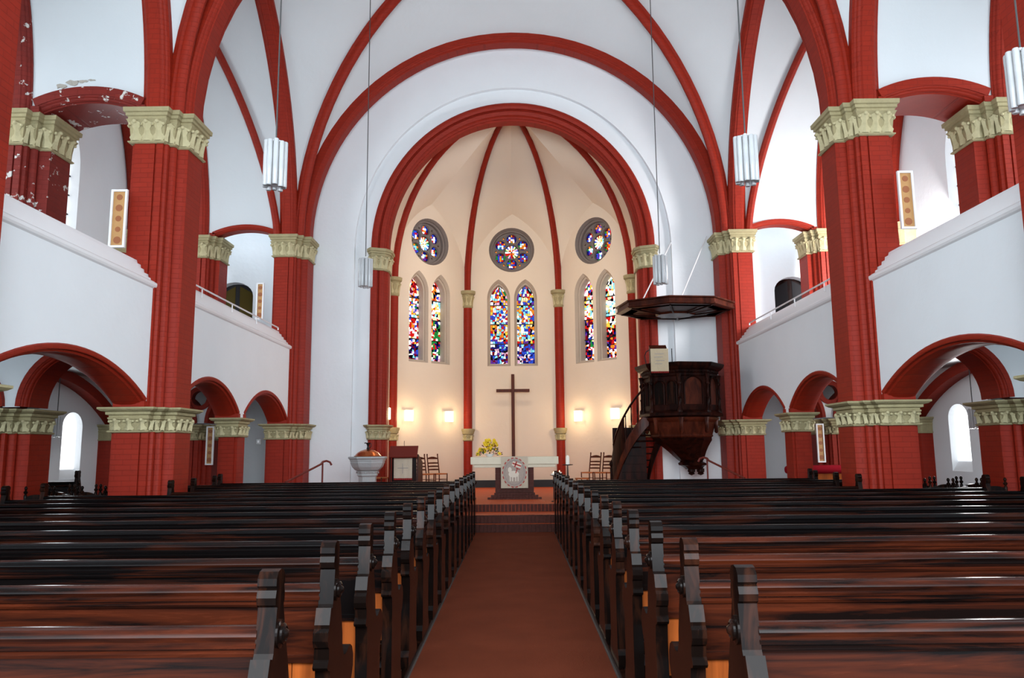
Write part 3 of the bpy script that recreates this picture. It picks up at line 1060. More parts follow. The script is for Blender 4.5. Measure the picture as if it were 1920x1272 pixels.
def rose_window(idx, mid, e, nin, seed, bright):
    def P(s_, d, z):
        q = mid + e * s_ - nin * d
        return (q.x, q.y, z)
    w_ = empty('window_%d' % idx)
    struct(w_)
    def circ(c, r, n=24, a0=0.0):
        return [(c[0] + r * cos(a0 + 2 * PI * i / n), c[1] + r * sin(a0 + 2 * PI * i / n)) for i in range(n)]
    C0 = (0, ROSE_Z)
    b = MB()
    b.prism(circ(C0, ROSE_R * 0.97, 32), 0.40, 0.42, 0, lambda p, d: P(p[0], d, p[1]))
    b.build('lead', M_LEAD, w_)
    fr = MB()
    lo, lm, li = circ(C0, 0.80, 40), circ(C0, 0.74, 40), circ(C0, 0.69, 40)
    n = 40
    vs = [P(a, -0.0, z) for a, z in lo] + [P(a, 0.10, z) for a, z in lm] + [P(a, 0.14, z) for a, z in lm] + [P(a, 0.17, z) for a, z in li] + [P(a, 0.42, z) for a, z in li]
    fr.add(vs, [(k * n + i, k * n + (i + 1) % n, (k + 1) * n + (i + 1) % n, (k + 1) * n + i) for k in range(4) for i in range(n)])
    fr.build('frame', M_TRAC, w_)
    # plate tracery
    foils = [(0.46 * cos(PI / 2 + k * PI / 3), ROSE_Z + 0.46 * sin(PI / 2 + k * PI / 3)) for k in range(6)]
    loops = [circ(C0, 0.70, 48), circ(C0, 0.265, 24)] + [circ(c, 0.185, 18) for c in foils]
    for k in range(6):
        a = k * PI / 3
        loops.append(circ((0.56 * cos(a), ROSE_Z + 0.56 * sin(a)), 0.055, 3, a))
    V3 = [[Vector((x, z, 0)) for x, z in l] for l in loops]
    flat = [p for l in V3 for p in l]
    tris = tessellate_polygon(V3)
    tr = MB()
    for d in (0.27, 0.36):
        tr.add([P(p.x, d, p.y) for p in flat], tris)
    for l in loops[1:]:
        n = len(l)
        tr.add([P(x, 0.27, z) for x, z in l] + [P(x, 0.36, z) for x, z in l], [(i, (i + 1) % n, n + (i + 1) % n, n + i) for i in range(n)])
    for c, rr in [(C0, 0.285)] + [(c, 0.20) for c in foils]:
        ring = circ(c, rr, 24)
        ring.append(ring[0])
        tr.tube([P(x, 0.265, z) for x, z in ring], 0.02, 6)
    tr.build('tracery', M_TRAC, w_, smooth=False)
    rnd = random.Random(seed)
    g = MB()

    def piece(pts, key):
        q = [P(a, 0.37, z) for a, z in pts]
        q2 = [P(a, 0.40, z) for a, z in pts]
        m_ = len(q)
        g.add(q + q2, [tuple(range(m_))] + [(i, m_ + i, m_ + (i + 1) % m_, (i + 1) % m_) for i in range(m_)], GKEYS.index(key))
    for k in range(12):
        a = 2 * PI * k / 12
        for r0, r1, w0, w1, pal in ((0.03, 0.11, .16, .20, ['red', 'orange', 'white'] if not bright else ['white', 'yellow', 'white']),
                                    (0.12, 0.235, .20, .11, ['white', 'cream', 'pink', 'red'] if not bright else ['white', 'white', 'cyan', 'cream'])):
            piece([(r0 * cos(a - w0), ROSE_Z + r0 * sin(a - w0)), (r1 * cos(a - w1), ROSE_Z + r1 * sin(a - w1)), (r1 * cos(a + w1), ROSE_Z + r1 * sin(a + w1)), (r0 * cos(a + w0), ROSE_Z + r0 * sin(a + w0))], rnd.choice(pal))
        a += PI / 12
        piece([(0.14 * cos(a), ROSE_Z + 0.14 * sin(a)), (0.24 * cos(a - .12), ROSE_Z + 0.24 * sin(a - .12)), (0.24 * cos(a + .12), ROSE_Z + 0.24 * sin(a + .12))], rnd.choice(['blue', 'green', 'dred', 'violet', 'red']))
    for c in foils:
        for i in range(5):
            for j in range(5):
                u0, u1, v0, v1 = -1 + i * .4, -1 + (i + 1) * .4, -1 + j * .4, -1 + (j + 1) * .4
                if ((u0 + u1) / 2) ** 2 + ((v0 + v1) / 2) ** 2 > 1.0: continue
                jt = lambda: rnd.uniform(-.05, .05)
                pal = ['white', 'white', 'red', 'violet', 'orange', 'cyan', 'blue'] if (abs(u0 + u1) < 1 and abs(v0 + v1) < 1) else ['dred', 'violet', 'blue', 'dblue', 'orange', 'dblue', 'green']
                piece([(c[0] + (u + jt()) * .172, c[1] + (v + jt()) * .172) for u, v in ((u0 + .04, v0 + .04), (u1 - .04, v0 + .04), (u1 - .04, v1 - .04), (u0 + .04, v1 - .04))], rnd.choice(pal))
    for k in range(6):
        a = k * PI / 3
        piece(circ((0.56 * cos(a), ROSE_Z + 0.56 * sin(a)), 0.05, 3, a), 'orange')
    tag(g.build('pane', GMATS, w_), kind='stuff')


M_TRACL = plain('pale_window_stone', (0.50, 0.42, 0.34), 0.85, bump=0.3, var=0.1)


def wall_arch(L_):
    return pointed(L_ / 2, L_ * 1.02, ZS, 0, 14)


def rib_curve(v, n=16, z0=7.2):
    p = Vector((v[0], v[1], z0))
    return [Vector((KEY.x + (p.x - KEY.x) * cos(PI / 2 * i / n), KEY.y + (p.y - KEY.y) * cos(PI / 2 * i / n), z0 + (KEY.z - z0) * sin(PI / 2 * i / n))) for i in range(n + 1)]


CUTS_L = [[
    ('blue'), ('mix'), ('red'), ('red')], ['green', 'green', 'white', 'red'], ]
widx = 9
av = MB()
for pi in range(5):
    mid, e, nin, L_ = frame2(VX[pi], VX[pi + 1])
    arch_ = wall_arch(L_)
    has = pi in (1, 2, 3)
    if not has:
        arch_ = [(h, ZS) for h, z in [(-L_ / 2, 0), (L_ / 2, 0)]]
        top = [(-L_ / 2, 11.2 if pi == 0 else ZS), (L_ / 2, ZS if pi == 0 else 11.2)]
        loops = [[(-L_ / 2, 0.3), (L_ / 2, 0.3)] + ([(L_ / 2, 9.0), (-L_ / 2, 12.0)] if pi == 0 else [(L_ / 2, 12.0), (-L_ / 2, 9.0)])]
    else:
        loops = [[(-L_ / 2, 0.3)] + arch_ + [(L_ / 2, 0.3)]]
        loops.append(lancet_loop(-0.505, 0.40, 4.60, 6.98, 0.40 * 1.95))
        loops.append(lancet_loop(0.435, 0.40, 4.60, 6.98, 0.40 * 1.95))
        loops.append([(0.80 * cos(2 * PI * i / 40) - 0.035, ROSE_Z + 0.80 * sin(2 * PI * i / 40)) for i in range(40)])
    V3 = [[Vector((a, z, 0)) for a, z in l] for l in loops]
    flat = [p for l in V3 for p in l]
    wm = MB()
    wm.add([(mid.x + e.x * p.x, mid.y + e.y * p.x, p.y) for p in flat], tessellate_polygon(V3))
    struct(wm.build('wall_apse', M_APSE))
    # dark skirting
    sk = MB()
    a0, a1 = mid - e * (L_ / 2), mid + e * (L_ / 2)
    m3 = (a0 + a1) / 2 + nin * 0.02
    sk.obox((m3.x, m3.y, 0.60), tuple(e * L_ / 2) + (0,), tuple(nin * 0.03) + (0,), (0, 0, 0.125))
    struct(sk.build('baseboard_apse', M_LEAD))
    if has:
        col = {1: 0, 2: 1, 3: 2}[pi]
        secs = [
            ([lambda u, v: 'blue' if v < .8 else 'mix', 'red', 'mix', 'red'], [lambda u, v: 'blue' if v < .15 else 'green', lambda u, v: 'green' if u > .45 else 'red', 'white', 'red']),
            (['blue', 'warm', lambda u, v: 'cool' if .2 < u < .8 and v > .15 else 'warm', 'mix'], ['blue', lambda u, v: 'cool' if .35 < u < .7 and v > .5 else 'warm', lambda u, v: 'cool' if .35 < u < .75 else 'warm', 'warm']),
            ([lambda u, v: 'green' if u > .4 and v > .35 else 'dark', lambda u, v: 'dark' if u < .3 else 'red', 'white', 'mix'], ['dark', lambda u, v: 'dark' if v < .45 else 'white', 'white', 'white'])][col]
        stained_window(widx, '', mid - e * 0.0, e, nin, -0.505, 11 + pi * 2, secs[0]); widx += 1
        stained_window(widx, '', mid, e, nin, 0.435, 12 + pi * 2, secs[1]); widx += 1
        rose_window(widx, mid - e * 0.035, e, nin, 40 + pi, pi != 2); widx += 1
        # cell between the wall arch and the two ribs
        n = 14
        A = [Vector((mid.x + e.x * h, mid.y + e.y * h, z)) for h, z in arch_]
        r0, r1 = rib_curve(VX[pi], n), rib_curve(VX[pi + 1], n)
        web(av, A[:n + 1], r0, 5)
        web(av, A[n:][::-1], r1, 5)
# cells between the chancel arch and the outer ribs
ac = arc(3.62, 3.94, 7.46, 0, 28)
r0, r1 = rib_curve(VX[1], 14), rib_curve(VX[4], 14)
L0 = [Vector((p[0], 22.15, p[1])) for p in ac[:15]]
L1 = [Vector((p[0], 22.15, p[1])) for p in ac[14:][::-1]]
L0[0].z = L1[0].z = 7.2
web(av, L0, r0, 5)
web(av, L1, r1, 5)
struct(av.build('ceiling_apse', M_APSE, smooth=True))
for k, v in enumerate(VX[1:5]):
    cv = rib_curve(v, 18)
    p0, p1 = cv[0], cv[-1]
    H = Vector((p1.x - p0.x, p1.y - p0.y, 0)); H.normalize()
    Nn = Vector((H.y, -H.x, 0))
    path = [((p - p0).dot(H), p.z) for p in cv]
    r = MB()
    sweep(r, path, [(-0.22, -0.03), (-0.23, 0), (-0.22, 0.03), (-0.13, 0.09), (-0.09, 0.09), (-0.08, 0.11), (0.02, 0.11), (0.02, -0.11), (-0.08, -0.11), (-0.09, -0.09), (-0.13, -0.09)],
          lambda h, z, n_, p0=p0, H=H, Nn=Nn: (p0.x + H.x * h + Nn.x * n_, p0.y + H.y * h + Nn.y * n_, z))
    trim(r, M_RED)
    # wall shaft
    names = ['at the far left of the apse', 'left of the altar', 'right of the altar', 'at the right of the apse']
    t = tag(empty('pillar'), 'thin red wall shaft with two small capitals ' + names[k], 'column', kind='thing')
    c_ = Vector((v[0], v[1])) + Vector((H.x, H.y)) * 0.08
    def cyl(z0, z1, r_, mt, nm, prof=None):
        b = MB()
        b.lathe(prof or [(r_, z0), (r_, z1)], 14, (c_.x, c_.y, 0))
        return b.build(nm, mt, t, True)
    cyl(0.48, 2.1, 0.15, M_RED, 'shaft')
    cyl(2.4, 6.66, 0.15, M_RED, 'shaft')
    cp = cyl(0, 0, 0, M_GOLDS if False else M_STONE, 'capital', [(0.15, 2.04), (0.18, 2.06), (0.18, 2.09), (0.155, 2.12), (0.165, 2.22), (0.16, 2.26), (0.20, 2.28), (0.21, 2.34), (0.24, 2.40), (0.24, 2.45), (0.15, 2.46)])
    cu = cyl(0, 0, 0, M_STONE, 'capital', [(0.15, 6.62), (0.18, 6.65), (0.18, 6.69), (0.155, 6.72), (0.16, 6.85), (0.21, 7.02), (0.22, 7.06), (0.20, 7.08), (0.26, 7.12), (0.27, 7.22), (0.15, 7.23)])
    for zz, me, rr in ((2.07, LEAF_S, 0.155), (6.7, LEAF_N, 0.15)):
        for i in range(6):
            a = i * PI / 3 + 0.3
            o = link_mesh('leaf', me, cp if zz < 3 else cu)
            o.location = (c_.x + rr * cos(a), c_.y + rr * sin(a), zz)
            o.rotation_euler = (0, 0, a + PI / 2)

# ------------------------------------------------------------------ gallery end rooms behind the far pillars
for sd in (-1, 1):
    S = SIDE[sd]
    yb = 22.6
    loops = [[(sd * 5.6, 0), (sd * 10.6, 0), (sd * 10.6, 9), (sd * 5.6, 9)], [(sd * 7.72, 4.0)] + [(sd * (8.28 - 0.56 * cos(PI * i / 12)), 6.32 + 0.42 * sin(PI * i / 12)) for i in range(13)] + [(sd * 8.84, 4.0)]]
    V3 = [[Vector((a, z, 0)) for a, z in l] for l in loops]
    flat = [p for l in V3 for p in l]
    wm = MB()
    wm.add([(p.x, yb, p.y) for p in flat], tessellate_polygon(V3))
    l = loops[1]
    n = len(l)
    wm.add([(x, yb, z) for x, z in l] + [(x, yb + 0.3, z) for x, z in l], [(i, (i + 1) % n, n + (i + 1) % n, n + i) for i in range(n)])
    struct(wm.build('wall_back_%s' % S, M_WALL))
    d = struct(empty('door_%d' % (1 if sd < 0 else 2)))
    dm = MB()
    dm.prism(l, yb + 0.30, yb + 0.36, 0, lambda p, z: (p[0], z, p[1]))
    dm.build('leaf_frame', M_LEAD if sd < 0 else M_PULP, d)
    for q in (-1, 1):
        gl = MB()
        cx = sd * 8.28 + q * 0.265
        x0, x1 = cx - 0.20, cx + 0.20
        if sd < 0 or q:
            zt0 = 6.32 + 0.36 * math.sqrt(max(0, 1 - ((x0 - sd * 8.28) / 0.5) ** 2))
            zt1 = 6.32 + 0.36 * math.sqrt(max(0, 1 - ((x1 - sd * 8.28) / 0.5) ** 2))
            gl.add([(x0, yb + 0.285, 5.75), (x1, yb + 0.285, 5.75), (x1, yb + 0.285, zt1), (x0, yb + 0.285, zt0)], [(0, 1, 2, 3)])
            gl.build('pane', M_DOORG if sd < 0 else plain('dark_glass', (0.02, 0.02, 0.022), 0.5, spec=0.1), d)


# ------------------------------------------------------------------ pews
END_PROF = [(-0.090, 0.0), (-0.13, 0.0), (-0.13, 0.09), (-0.095, 0.13), (-0.085, 0.60), (-0.095, 0.69), (-0.13, 0.70), (-0.145, 0.715), (-0.13, 0.735), (-0.12, 0.745), (-0.12, 0.79),
            (-0.135, 0.80), (-0.15, 0.83), (-0.145, 0.865), (-0.125, 0.88), (-0.125, 0.895), (-0.098, 0.965), (-0.072, 0.958), (-0.062, 0.975), (-0.035, 1.125), (-0.052, 1.135), (-0.058, 1.16),
            (-0.048, 1.185), (-0.04, 1.19), (-0.052, 1.20), (-0.05, 1.225), (-0.03, 1.247), (0.0, 1.253), (0.03, 1.247), (0.05, 1.225), (0.052, 1.20), (0.042, 1.19), (0.052, 1.165), (0.05, 1.135),
            (0.04, 1.125), (0.085, 0.99), (0.12, 0.90), (0.15, 0.80), (0.155, 0.74), (0.19, 0.69), (0.24, 0.685), (0.29, 0.70), (0.34, 0.705), (0.385, 0.685), (0.415, 0.64), (0.415, 0.585),
            (0.385, 0.54), (0.345, 0.515), (0.33, 0.47), (0.33, 0.15), (0.36, 0.10), (0.38, 0.09), (0.38, 0.0)]


def end_mesh():
    b = MB()
    b.prism([(y, z) for y, z in END_PROF], -0.034, 0.034, 0, lambda p, x: (x, p[0], p[1]))
    me = b.mesh('end_panel', M_WOODE, False)
    return me


END_ME = end_mesh()
bb = MB()
bb.rings([[(x, r * cos(2 * PI * i / 14), r * sin(2 * PI * i / 14)) for i in range(14)] for r, x in [(0.05, 0), (0.05, 0.008), (0.036, 0.012), (0.036, 0.02), (0.026, 0.026), (0.022, 0.02), (0.012, 0.034), (0.004, 0.036)]])
BOSS_ME = bb.mesh('boss', M_WOODE, True)
pm = MB()
pm.box(-0.037, -0.03, 0.16, 0.037, 0.0, 0.62)
ENDM = {}
RAILP = [(-0.05, 1.012), (-0.058, 1.03), (-0.05, 1.05), (-0.03, 1.06), (0.0, 1.06), (0.02, 1.045), (0.025, 1.0), (0.025, 0.962), (-0.052, 0.962), (-0.058, 0.975), (-0.048, 0.985), (-0.06, 0.992), (-0.062, 1.004)]
PEWM = {}


def pew_meshes(sd, L_, mat):
    key = (sd, round(L_, 2), mat.name)
    if key in PEWM: return PEWM[key]
    x0, x1 = (0.03, L_ - 0.03)
    X = lambda x: sd * x
    lo, hi = min(X(x0), X(x1)), max(X(x0), X(x1))
    out = {}
    b = MB(); b.rings([[(x, y, z) for y, z in RAILP] for x in (lo, hi)]); out['back_rail'] = b.mesh('back_rail', mat, True)
    b = MB(); b.box(lo, -0.038, 0.745, hi, -0.012, 0.964); out['back_panel'] = b.mesh('back_panel', mat)
    b = MB(); b.box(lo, -0.052, 0.715, hi, 0.0, 0.747); out['lower_rail'] = b.mesh('lower_rail', mat)
    b = MB()
    n = int((x1 - x0) / 0.125)
    for i in range(n):
        a = x0 + (x1 - x0) * i / n
        c_ = x0 + (x1 - x0) * (i + 1) / n - 0.004
        dy = 0.0015 * ((i * 7) % 3)
        b.box(min(X(a), X(c_)), -0.032 - dy, 0.40, max(X(a), X(c_)), -0.014, 0.716)
    out['plank_back'] = b.mesh('plank_back', M_ORANGE)
    b = MB(); b.box(lo, -0.03, 0.425, hi, 0.36, 0.455); out['seat'] = b.mesh('seat', mat)
    b = MB(); b.box(lo, 0.10, 0.14, hi, 0.13, 0.18); b.box(lo, 0.02, 0.06, hi, 0.30, 0.09); out['footboard'] = b.mesh('footboard', M_WOODE)
    PEWM[key] = out
    return out


def make_pew(sd, xin, xout, y, label, mat, group=None, rz=0, sc=1.0, simple=False):
    L_ = xout - xin
    root = empty('pew', (sd * xin, y, 0.036 if not simple else 0.0), rz)
    root.scale = (1, 1, sc)
    tag(root, label, 'pew', group)
    for nm, me in pew_meshes(sd, L_, mat).items():
        o = link_mesh(nm, me, root)
        if nm == 'plank_back':
            o['kind'] = 'stuff'
            o['label'] = 'orange brown vertical boards of the lower back'
    for xx, ins in ((0.0, -1), (L_, 1)):
        e = link_mesh('end_panel', END_ME, root)
        e.location = (sd * xx, 0, 0)
        if ins < 0:
            bs = link_mesh('boss', BOSS_ME, e)
            bs.location = (-sd * 0.034, -0.005, 1.03)
            bs.scale = (-sd, 1, 1)
    return root


ORD = ['first', 'second', 'third', 'fourth', 'fifth', 'sixth', 'seventh', 'eighth', 'ninth', 'tenth', 'eleventh', 'twelfth', 'thirteenth', 'fourteenth', 'fifteenth', 'sixteenth']
for sd in (-1, 1):
    S = SIDE[sd]
    for k in range(16):
        y = 2.88 + 0.887 * k
        xo_ = 7.0
        if k in (5, 6, 11, 12): xo_ = 5.5
        if k >= 13: xo_ = 6.9 if k < 15 else 6.05
        mat = M_WOOD_LIT if k <= (1 if sd < 0 else 3) else M_WOOD  # near rows take the wood coloured as flash-lit
        look = 'flash-brightened reddish brown' if mat is M_WOOD_LIT else 'dark brown'
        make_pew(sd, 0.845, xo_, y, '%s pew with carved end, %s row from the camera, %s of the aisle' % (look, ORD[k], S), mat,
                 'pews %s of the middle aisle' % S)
    make_pew(sd, 6.17, 7.12, 16.22, 'short dark pew beside the low middle pillar, %s of the front pews' % S, M_WOOD, simple=True)
make_pew(-1, 8.55, 10.1, 15.4, 'dark high-backed pew standing in the outer aisle below the arched window', M_WOOD, sc=1.12, simple=True)

# bench with the red bolster behind the middle pillar
t = tag(empty('bench', (6.4, 18.6, 0)), 'wooden bench with a red velvet bolster, behind the right middle pillar', 'bench')
b = MB(); b.box(0, 0, 0.44, 1.55, 0.42, 0.48); b.build('seat', M_PULPR, t, bevel=0.006)
b = MB(); b.box(0.02, -0.03, 0.46, 1.53, 0.0, 1.12); b.build('backrest', M_ORANGE, t, bevel=0.005)
for x in (0.03, 1.46):
    b = MB(); b.box(x, 0.0, 0, x + 0.06, 0.4, 0.44); b.build('leg', M_PULPR, t)
b = MB()
b.rings([[(x, 0.0 + r * cos(2 * PI * i / 16), 1.20 + r * 0.85 * sin(2 * PI * i / 16)) for i in range(16)] for x, r in [(-0.03, 0.05), (-0.02, 0.09), (0.02, 0.115), (0.1, 0.12), (1.45, 0.12), (1.53, 0.115), (1.57, 0.09), (1.58, 0.05)]])
o = b.build('bolster', M_CUSH, t, True); o['label'] = 'round red velvet bolster along the back'

# ------------------------------------------------------------------ chairs
def ladder_chair(loc, ang, label, group):
    t = tag(empty('ladder_back_chair', loc, ang), label, 'chair', group)
    W, D, SZ, H = 0.20, 0.19, 0.53, 1.13   # facing -Y
    for sx in (-1, 1):
        b = MB(); b.tube([(sx * W, D, 0), (sx * W, D, SZ), (sx * (W + .0), D + 0.10, H - 0.03)], 0.017, 8); b.ball((sx * W, D + 0.10, H - 0.01), 0.022, 8, sz=1.5)
        b.build('leg', M_CROSS, t, True)
        b = MB(); b.tube([(sx * (W + 0.02), -D, 0), (sx * (W + 0.02), -D, SZ + 0.02)], 0.017, 8); b.build('leg', M_CROSS, t, True)
        b = MB()
        for z in (0.18, 0.34): b.tube([(sx * (W + .01), -D, z), (sx * W, D, z)], 0.010, 6)
        b.build('stretcher', M_CROSS, t)
    b = MB()
    for z in (0.22, 0.38): b.tube([(-W, -D, z), (W, -D, z)], 0.010, 6)
    b.tube([(-W, D, 0.25), (W, D, 0.25)], 0.010, 6)
    b.build('stretcher', M_CROSS, t)
    for k, z in enumerate((0.66, 0.76, 0.86, 0.98)):
        b = MB()
        y = D + 0.10 * (z - SZ) / (H - SZ)
        rows = []
        top = []
        for i in range(9):
            u = -1 + 2 * i / 8
            hgt = (0.035 + 0.012 * (1 - u * u)) if k < 3 else (0.045 + 0.055 * cos(u * PI / 2))
            top.append((u * W, y + 0.025 * (1 - u * u), z - 0.02 if k < 3 else z, z + hgt * (0.55 if k < 3 else 0.8)))
        fr = [[(x, yy, a) for x, yy, a, c_ in top], [(x, yy, c_) for x, yy, a, c_ in top], [(x, yy + 0.012, c_) for x, yy, a, c_ in top], [(x, yy + 0.012, a) for x, yy, a, c_ in top], [(x, yy, a) for x, yy, a, c_ in top]]
        b.grid(fr)
        b.build('slat', M_CROSS, t, True)
    b = MB()
    b.rings([[(-W - .02, -D - .01, z), (W + .02, -D - .01, z), (W, D, z), (-W, D, z)] for z in (SZ - 0.02, SZ + 0.02)])
    b.build('rush_seat', M_RUSH, t, bevel=0.012)
    return t


ladder_chair((-2.78, 24.15, 0.485), math.radians(42), 'ladder-back chair with rush seat nearest the lectern', 'ladder-back chairs in the apse')
ladder_chair((-2.40, 24.42, 0.485), math.radians(42), 'ladder-back chair with rush seat, between the lectern-side chair and the altar', 'ladder-back chairs in the apse')
ladder_chair((2.34, 24.42, 0.485), math.radians(-42), 'ladder-back chair with rush seat, right of the altar candle', 'ladder-back chairs in the apse')
ladder_chair((2.72, 24.14, 0.485), math.radians(-42), 'ladder-back chair with rush seat, nearest the pulpit stair', 'ladder-back chairs in the apse')
ladder_chair((-3.66, 21.1, 0.485), math.radians(75), 'rush-seated chair half hidden between stone font and lectern', None)


def spindle_chair(loc, ang, label, group):
    t = tag(empty('turned_chair', loc, ang), label, 'chair', group)
    W, D = 0.19, 0.18
    for sx in (-1, 1):
        b = MB()
        b.lathe([(0.018, 0), (0.022, 0.44), (0.018, 0.5), (0.024, 0.56), (0.016, 0.62), (0.024, 0.75), (0.016, 0.85), (0.026, 0.95), (0.026, 1.02), (0.014, 1.04), (0.03, 1.06), (0.032, 1.08), (0.014, 1.10), (0.02, 1.12), (0.026, 1.14), (0.014, 1.165), (0.002, 1.17)], 10, (sx * W, D, 0))
        b.build('leg', M_WOODE, t, True)
        b = MB(); b.lathe([(0.015, 0), (0.024, 0.15), (0.016, 0.2), (0.024, 0.44)], 8, (sx * W, -D, 0)); b.build('leg', M_WOODE, t, True)
    b = MB()
    for u0 in range(8):
        pass
    up = [(-W + 2 * W * i / 10, D, 0.93) for i in range(11)]
    tp_ = [(-W + 2 * W * i / 10, D, 0.985 + 0.05 * sin(PI * i / 10) ** 0.7) for i in range(11)]
    b.grid([up, tp_, [(x, y + 0.02, z) for x, y, z in tp_], [(x, y + 0.02, z) for x, y, z in up], up])
    b.build('crest_rail', M_WOODE, t, True)
    b = MB()
    b.box(-W, D, 0.60, W, D + 0.02, 0.64)
    for i in range(4): b.lathe([(0.008, 0.64), (0.014, 0.78), (0.008, 0.93)], 6, (-0.11 + i * 0.073, D + 0.01, 0))
    b.build('spindles', M_WOODE, t)
    b = MB(); b.box(-W - .02, -D - .02, 0.44, W + .02, D, 0.475); b.build('seat', M_RUSH, t, bevel=0.008)
    return t


pos = ['nearest the red pillar', 'second from the red pillar', 'third from the red pillar']
for sd in (-1, 1):
    S = SIDE[sd]
    for r_ in range(2):
        for i in range(3):
            x = (6.86 if r_ == 0 else 6.98) + i * 0.46
            if x > 8.1: continue
            spindle_chair((sd * x, 13.05 + r_ * 0.8, 0.03), PI, 'turned wooden chair, %s, %s row in the %s aisle' % (pos[i], ['near', 'back'][r_], S), 'turned chairs in the %s aisle' % S)

# ------------------------------------------------------------------ altar, cross and what stands there
t = tag(empty('altar', (-0.01, 20.3, 0.485)), 'cream stone altar table on a dark brick block', 'altar')
b = MB(); b.box(-1.135, 0, 0.87, 1.135, 0.85, 1.065); b.build('slab', M_ALTAR, t, bevel=0.012)
b = MB(); b.box(-1.06, 0.05, 0.79, 1.06, 0.8, 0.87); b.build('under_slab', M_ALTAR, t, bevel=0.01)
b = MB(); b.box(-0.49, 0.12, 0, 0.49, 0.7, 0.79); b.build('block', M_MORTAR, t)
b = MB()
for j in range(5):
    for i in range(13):
        x = -0.5 + i * 0.077
        b.box(x, 0.105, 0.01 + j * 0.157, x + 0.07, 0.13, 0.16 + j * 0.157)
for j in range(3):
    y0 = -0.02 - 0.13 * (2 - j) + 0.0
    for i in range(17 - j * 2):
        n_ = 17 - j * 2
        x = -n_ * 0.0405 + i * 0.081
        b.box(x, y0, 0.0, x + 0.074, y0 + 0.12, 0.05 + 0.05 * j)
tag(b.build('brick_facing', M_BRICKD, t), kind='stuff')

c = MB()
x0, x1, yf = -0.36, 0.335, 20.285
rows = []
for j in range(14):
    z = 1.556 - 0.80 * j / 13
    rows.append([(x0 + (x1 - x0) * i / 10, yf - 0.004 * sin(i * 1.9 + j * 0.12) * (j / 13), z) for i in range(11)])
c.grid([[(p[0], 20.6, 1.557) for p in rows[0]], [(p[0], 20.31, 1.557) for p in rows[0]]] + rows)
c.grid([[(p[0], p[1] + 0.006, p[2] - 0.004) for p in r] for r in rows])
ac_ = tag(c.build('altar_cloth', M_LINEN, None, True), 'pale embroidered cloth hanging over the front of the altar', 'cloth')
cx, cz = -0.012, 1.148
em = MB()
def disc(mb, cx_, cz_, rx, rz_, n, y, a0=0):
    pts = [(cx_ + rx * cos(a0 + 2 * PI * i / n), cz_ + rz_ * sin(a0 + 2 * PI * i / n)) for i in range(n)]
    mb.add([(x, y, z) for x, z in pts] + [(x, y + 0.004, z) for x, z in pts], [tuple(range(n))] + [(i, (i + 1) % n, n + (i + 1) % n, n + i) for i in range(n)])
disc(em, cx, cz, 0.30, 0.365, 36, yf - 0.010)
em.build('roundel', plain('grey_weave', (0.38, 0.32, 0.27), 0.95, var=0.25, vscale=40), ac_)
em = MB()
for k in range(18):
    a = 2 * PI * k / 18
    tx, tz = -sin(a) * 0.31, cos(a) * 0.375
    L2 = math.hypot(tx, tz)
    px, pz = cx + 0.305 * cos(a), cz + 0.37 * sin(a)
    em.obox((px, yf - 0.013, pz), (tx / L2 * 0.032, 0, tz / L2 * 0.032), (0, 0.003, 0), (cos(a) * 0.011, 0, sin(a) * 0.011))
# banner with a red cross
e1, e2 = Vector((0.94, 0, -0.34)), Vector((0.34, 0, 0.94))
q = Vector((cx + 0.06, yf - 0.016, cz + 0.20))
em.obox(q, tuple(e1 * 0.115), (0, 0.003, 0), tuple(e2 * 0.016))
em.obox(q - e1 * 0.03, tuple(e1 * 0.016), (0, 0.003, 0), tuple(e2 * 0.075))
em.obox(q + Vector((-0.005, 0, -0.15)), tuple(e2 * 0.07), (0, 0.003, 0), tuple(e1 * 0.010))
em.obox(q + Vector((0.03, 0, -0.105)), tuple(e1 * 0.055), (0, 0.003, 0), tuple(e2 * 0.009))
em.build('red_embroidery', M_THREADR, ac_)
em = MB()
em.obox(q + Vector((0.0, 0.002, 0)), tuple(e1 * 0.12), (0, 0.002, 0), tuple(e2 * 0.055))
disc(em, cx - 0.02, cz - 0.04, 0.135, 0.085, 16, yf - 0.013)
disc(em, cx - 0.12, cz + 0.07, 0.05, 0.07, 12, yf - 0.0135)
for dx in (-0.11, -0.05, 0.03, 0.09): em.obox((cx + dx, yf - 0.013, cz - 0.15), (0.014, 0, 0), (0, 0.002, 0), (0, 0, 0.07))
em.build('lamb_embroidery', M_THREADL, ac_)
em = MB()
for k in range(16):
    a = 2 * PI * k / 16 + 0.2
    em.tube([(cx + 0.25 * cos(a + u * 0.14) * (1 - 0.12 * sin(u * 3)), yf - 0.012, cz + 0.31 * sin(a + u * 0.14) * (1 - 0.12 * sin(u * 3))) for u in (0, 1, 2, 3)], 0.004, 5)
em.build('grey_embroidery', M_THREAD, ac_)

t = tag(empty('cross', (-0.055, 26.35, 0.485)), 'tall plain brown wooden cross standing behind the altar', 'cross')
b = MB(); b.box(-0.055, 0, 0, 0.055, 0.07, 3.80); b.build('upright', M_CROSS, t, bevel=0.006)
b = MB(); b.box(-0.565, 0.005, 3.19, -0.055, 0.065, 3.295); b.box(0.055, 0.005, 3.19, 0.565, 0.065, 3.295); b.build('crossbeam', M_CROSS, t, bevel=0.006)
b = MB(); b.box(-0.25, -0.1, 0, 0.25, 0.17, 0.03); b.build('base', M_CROSS, t)

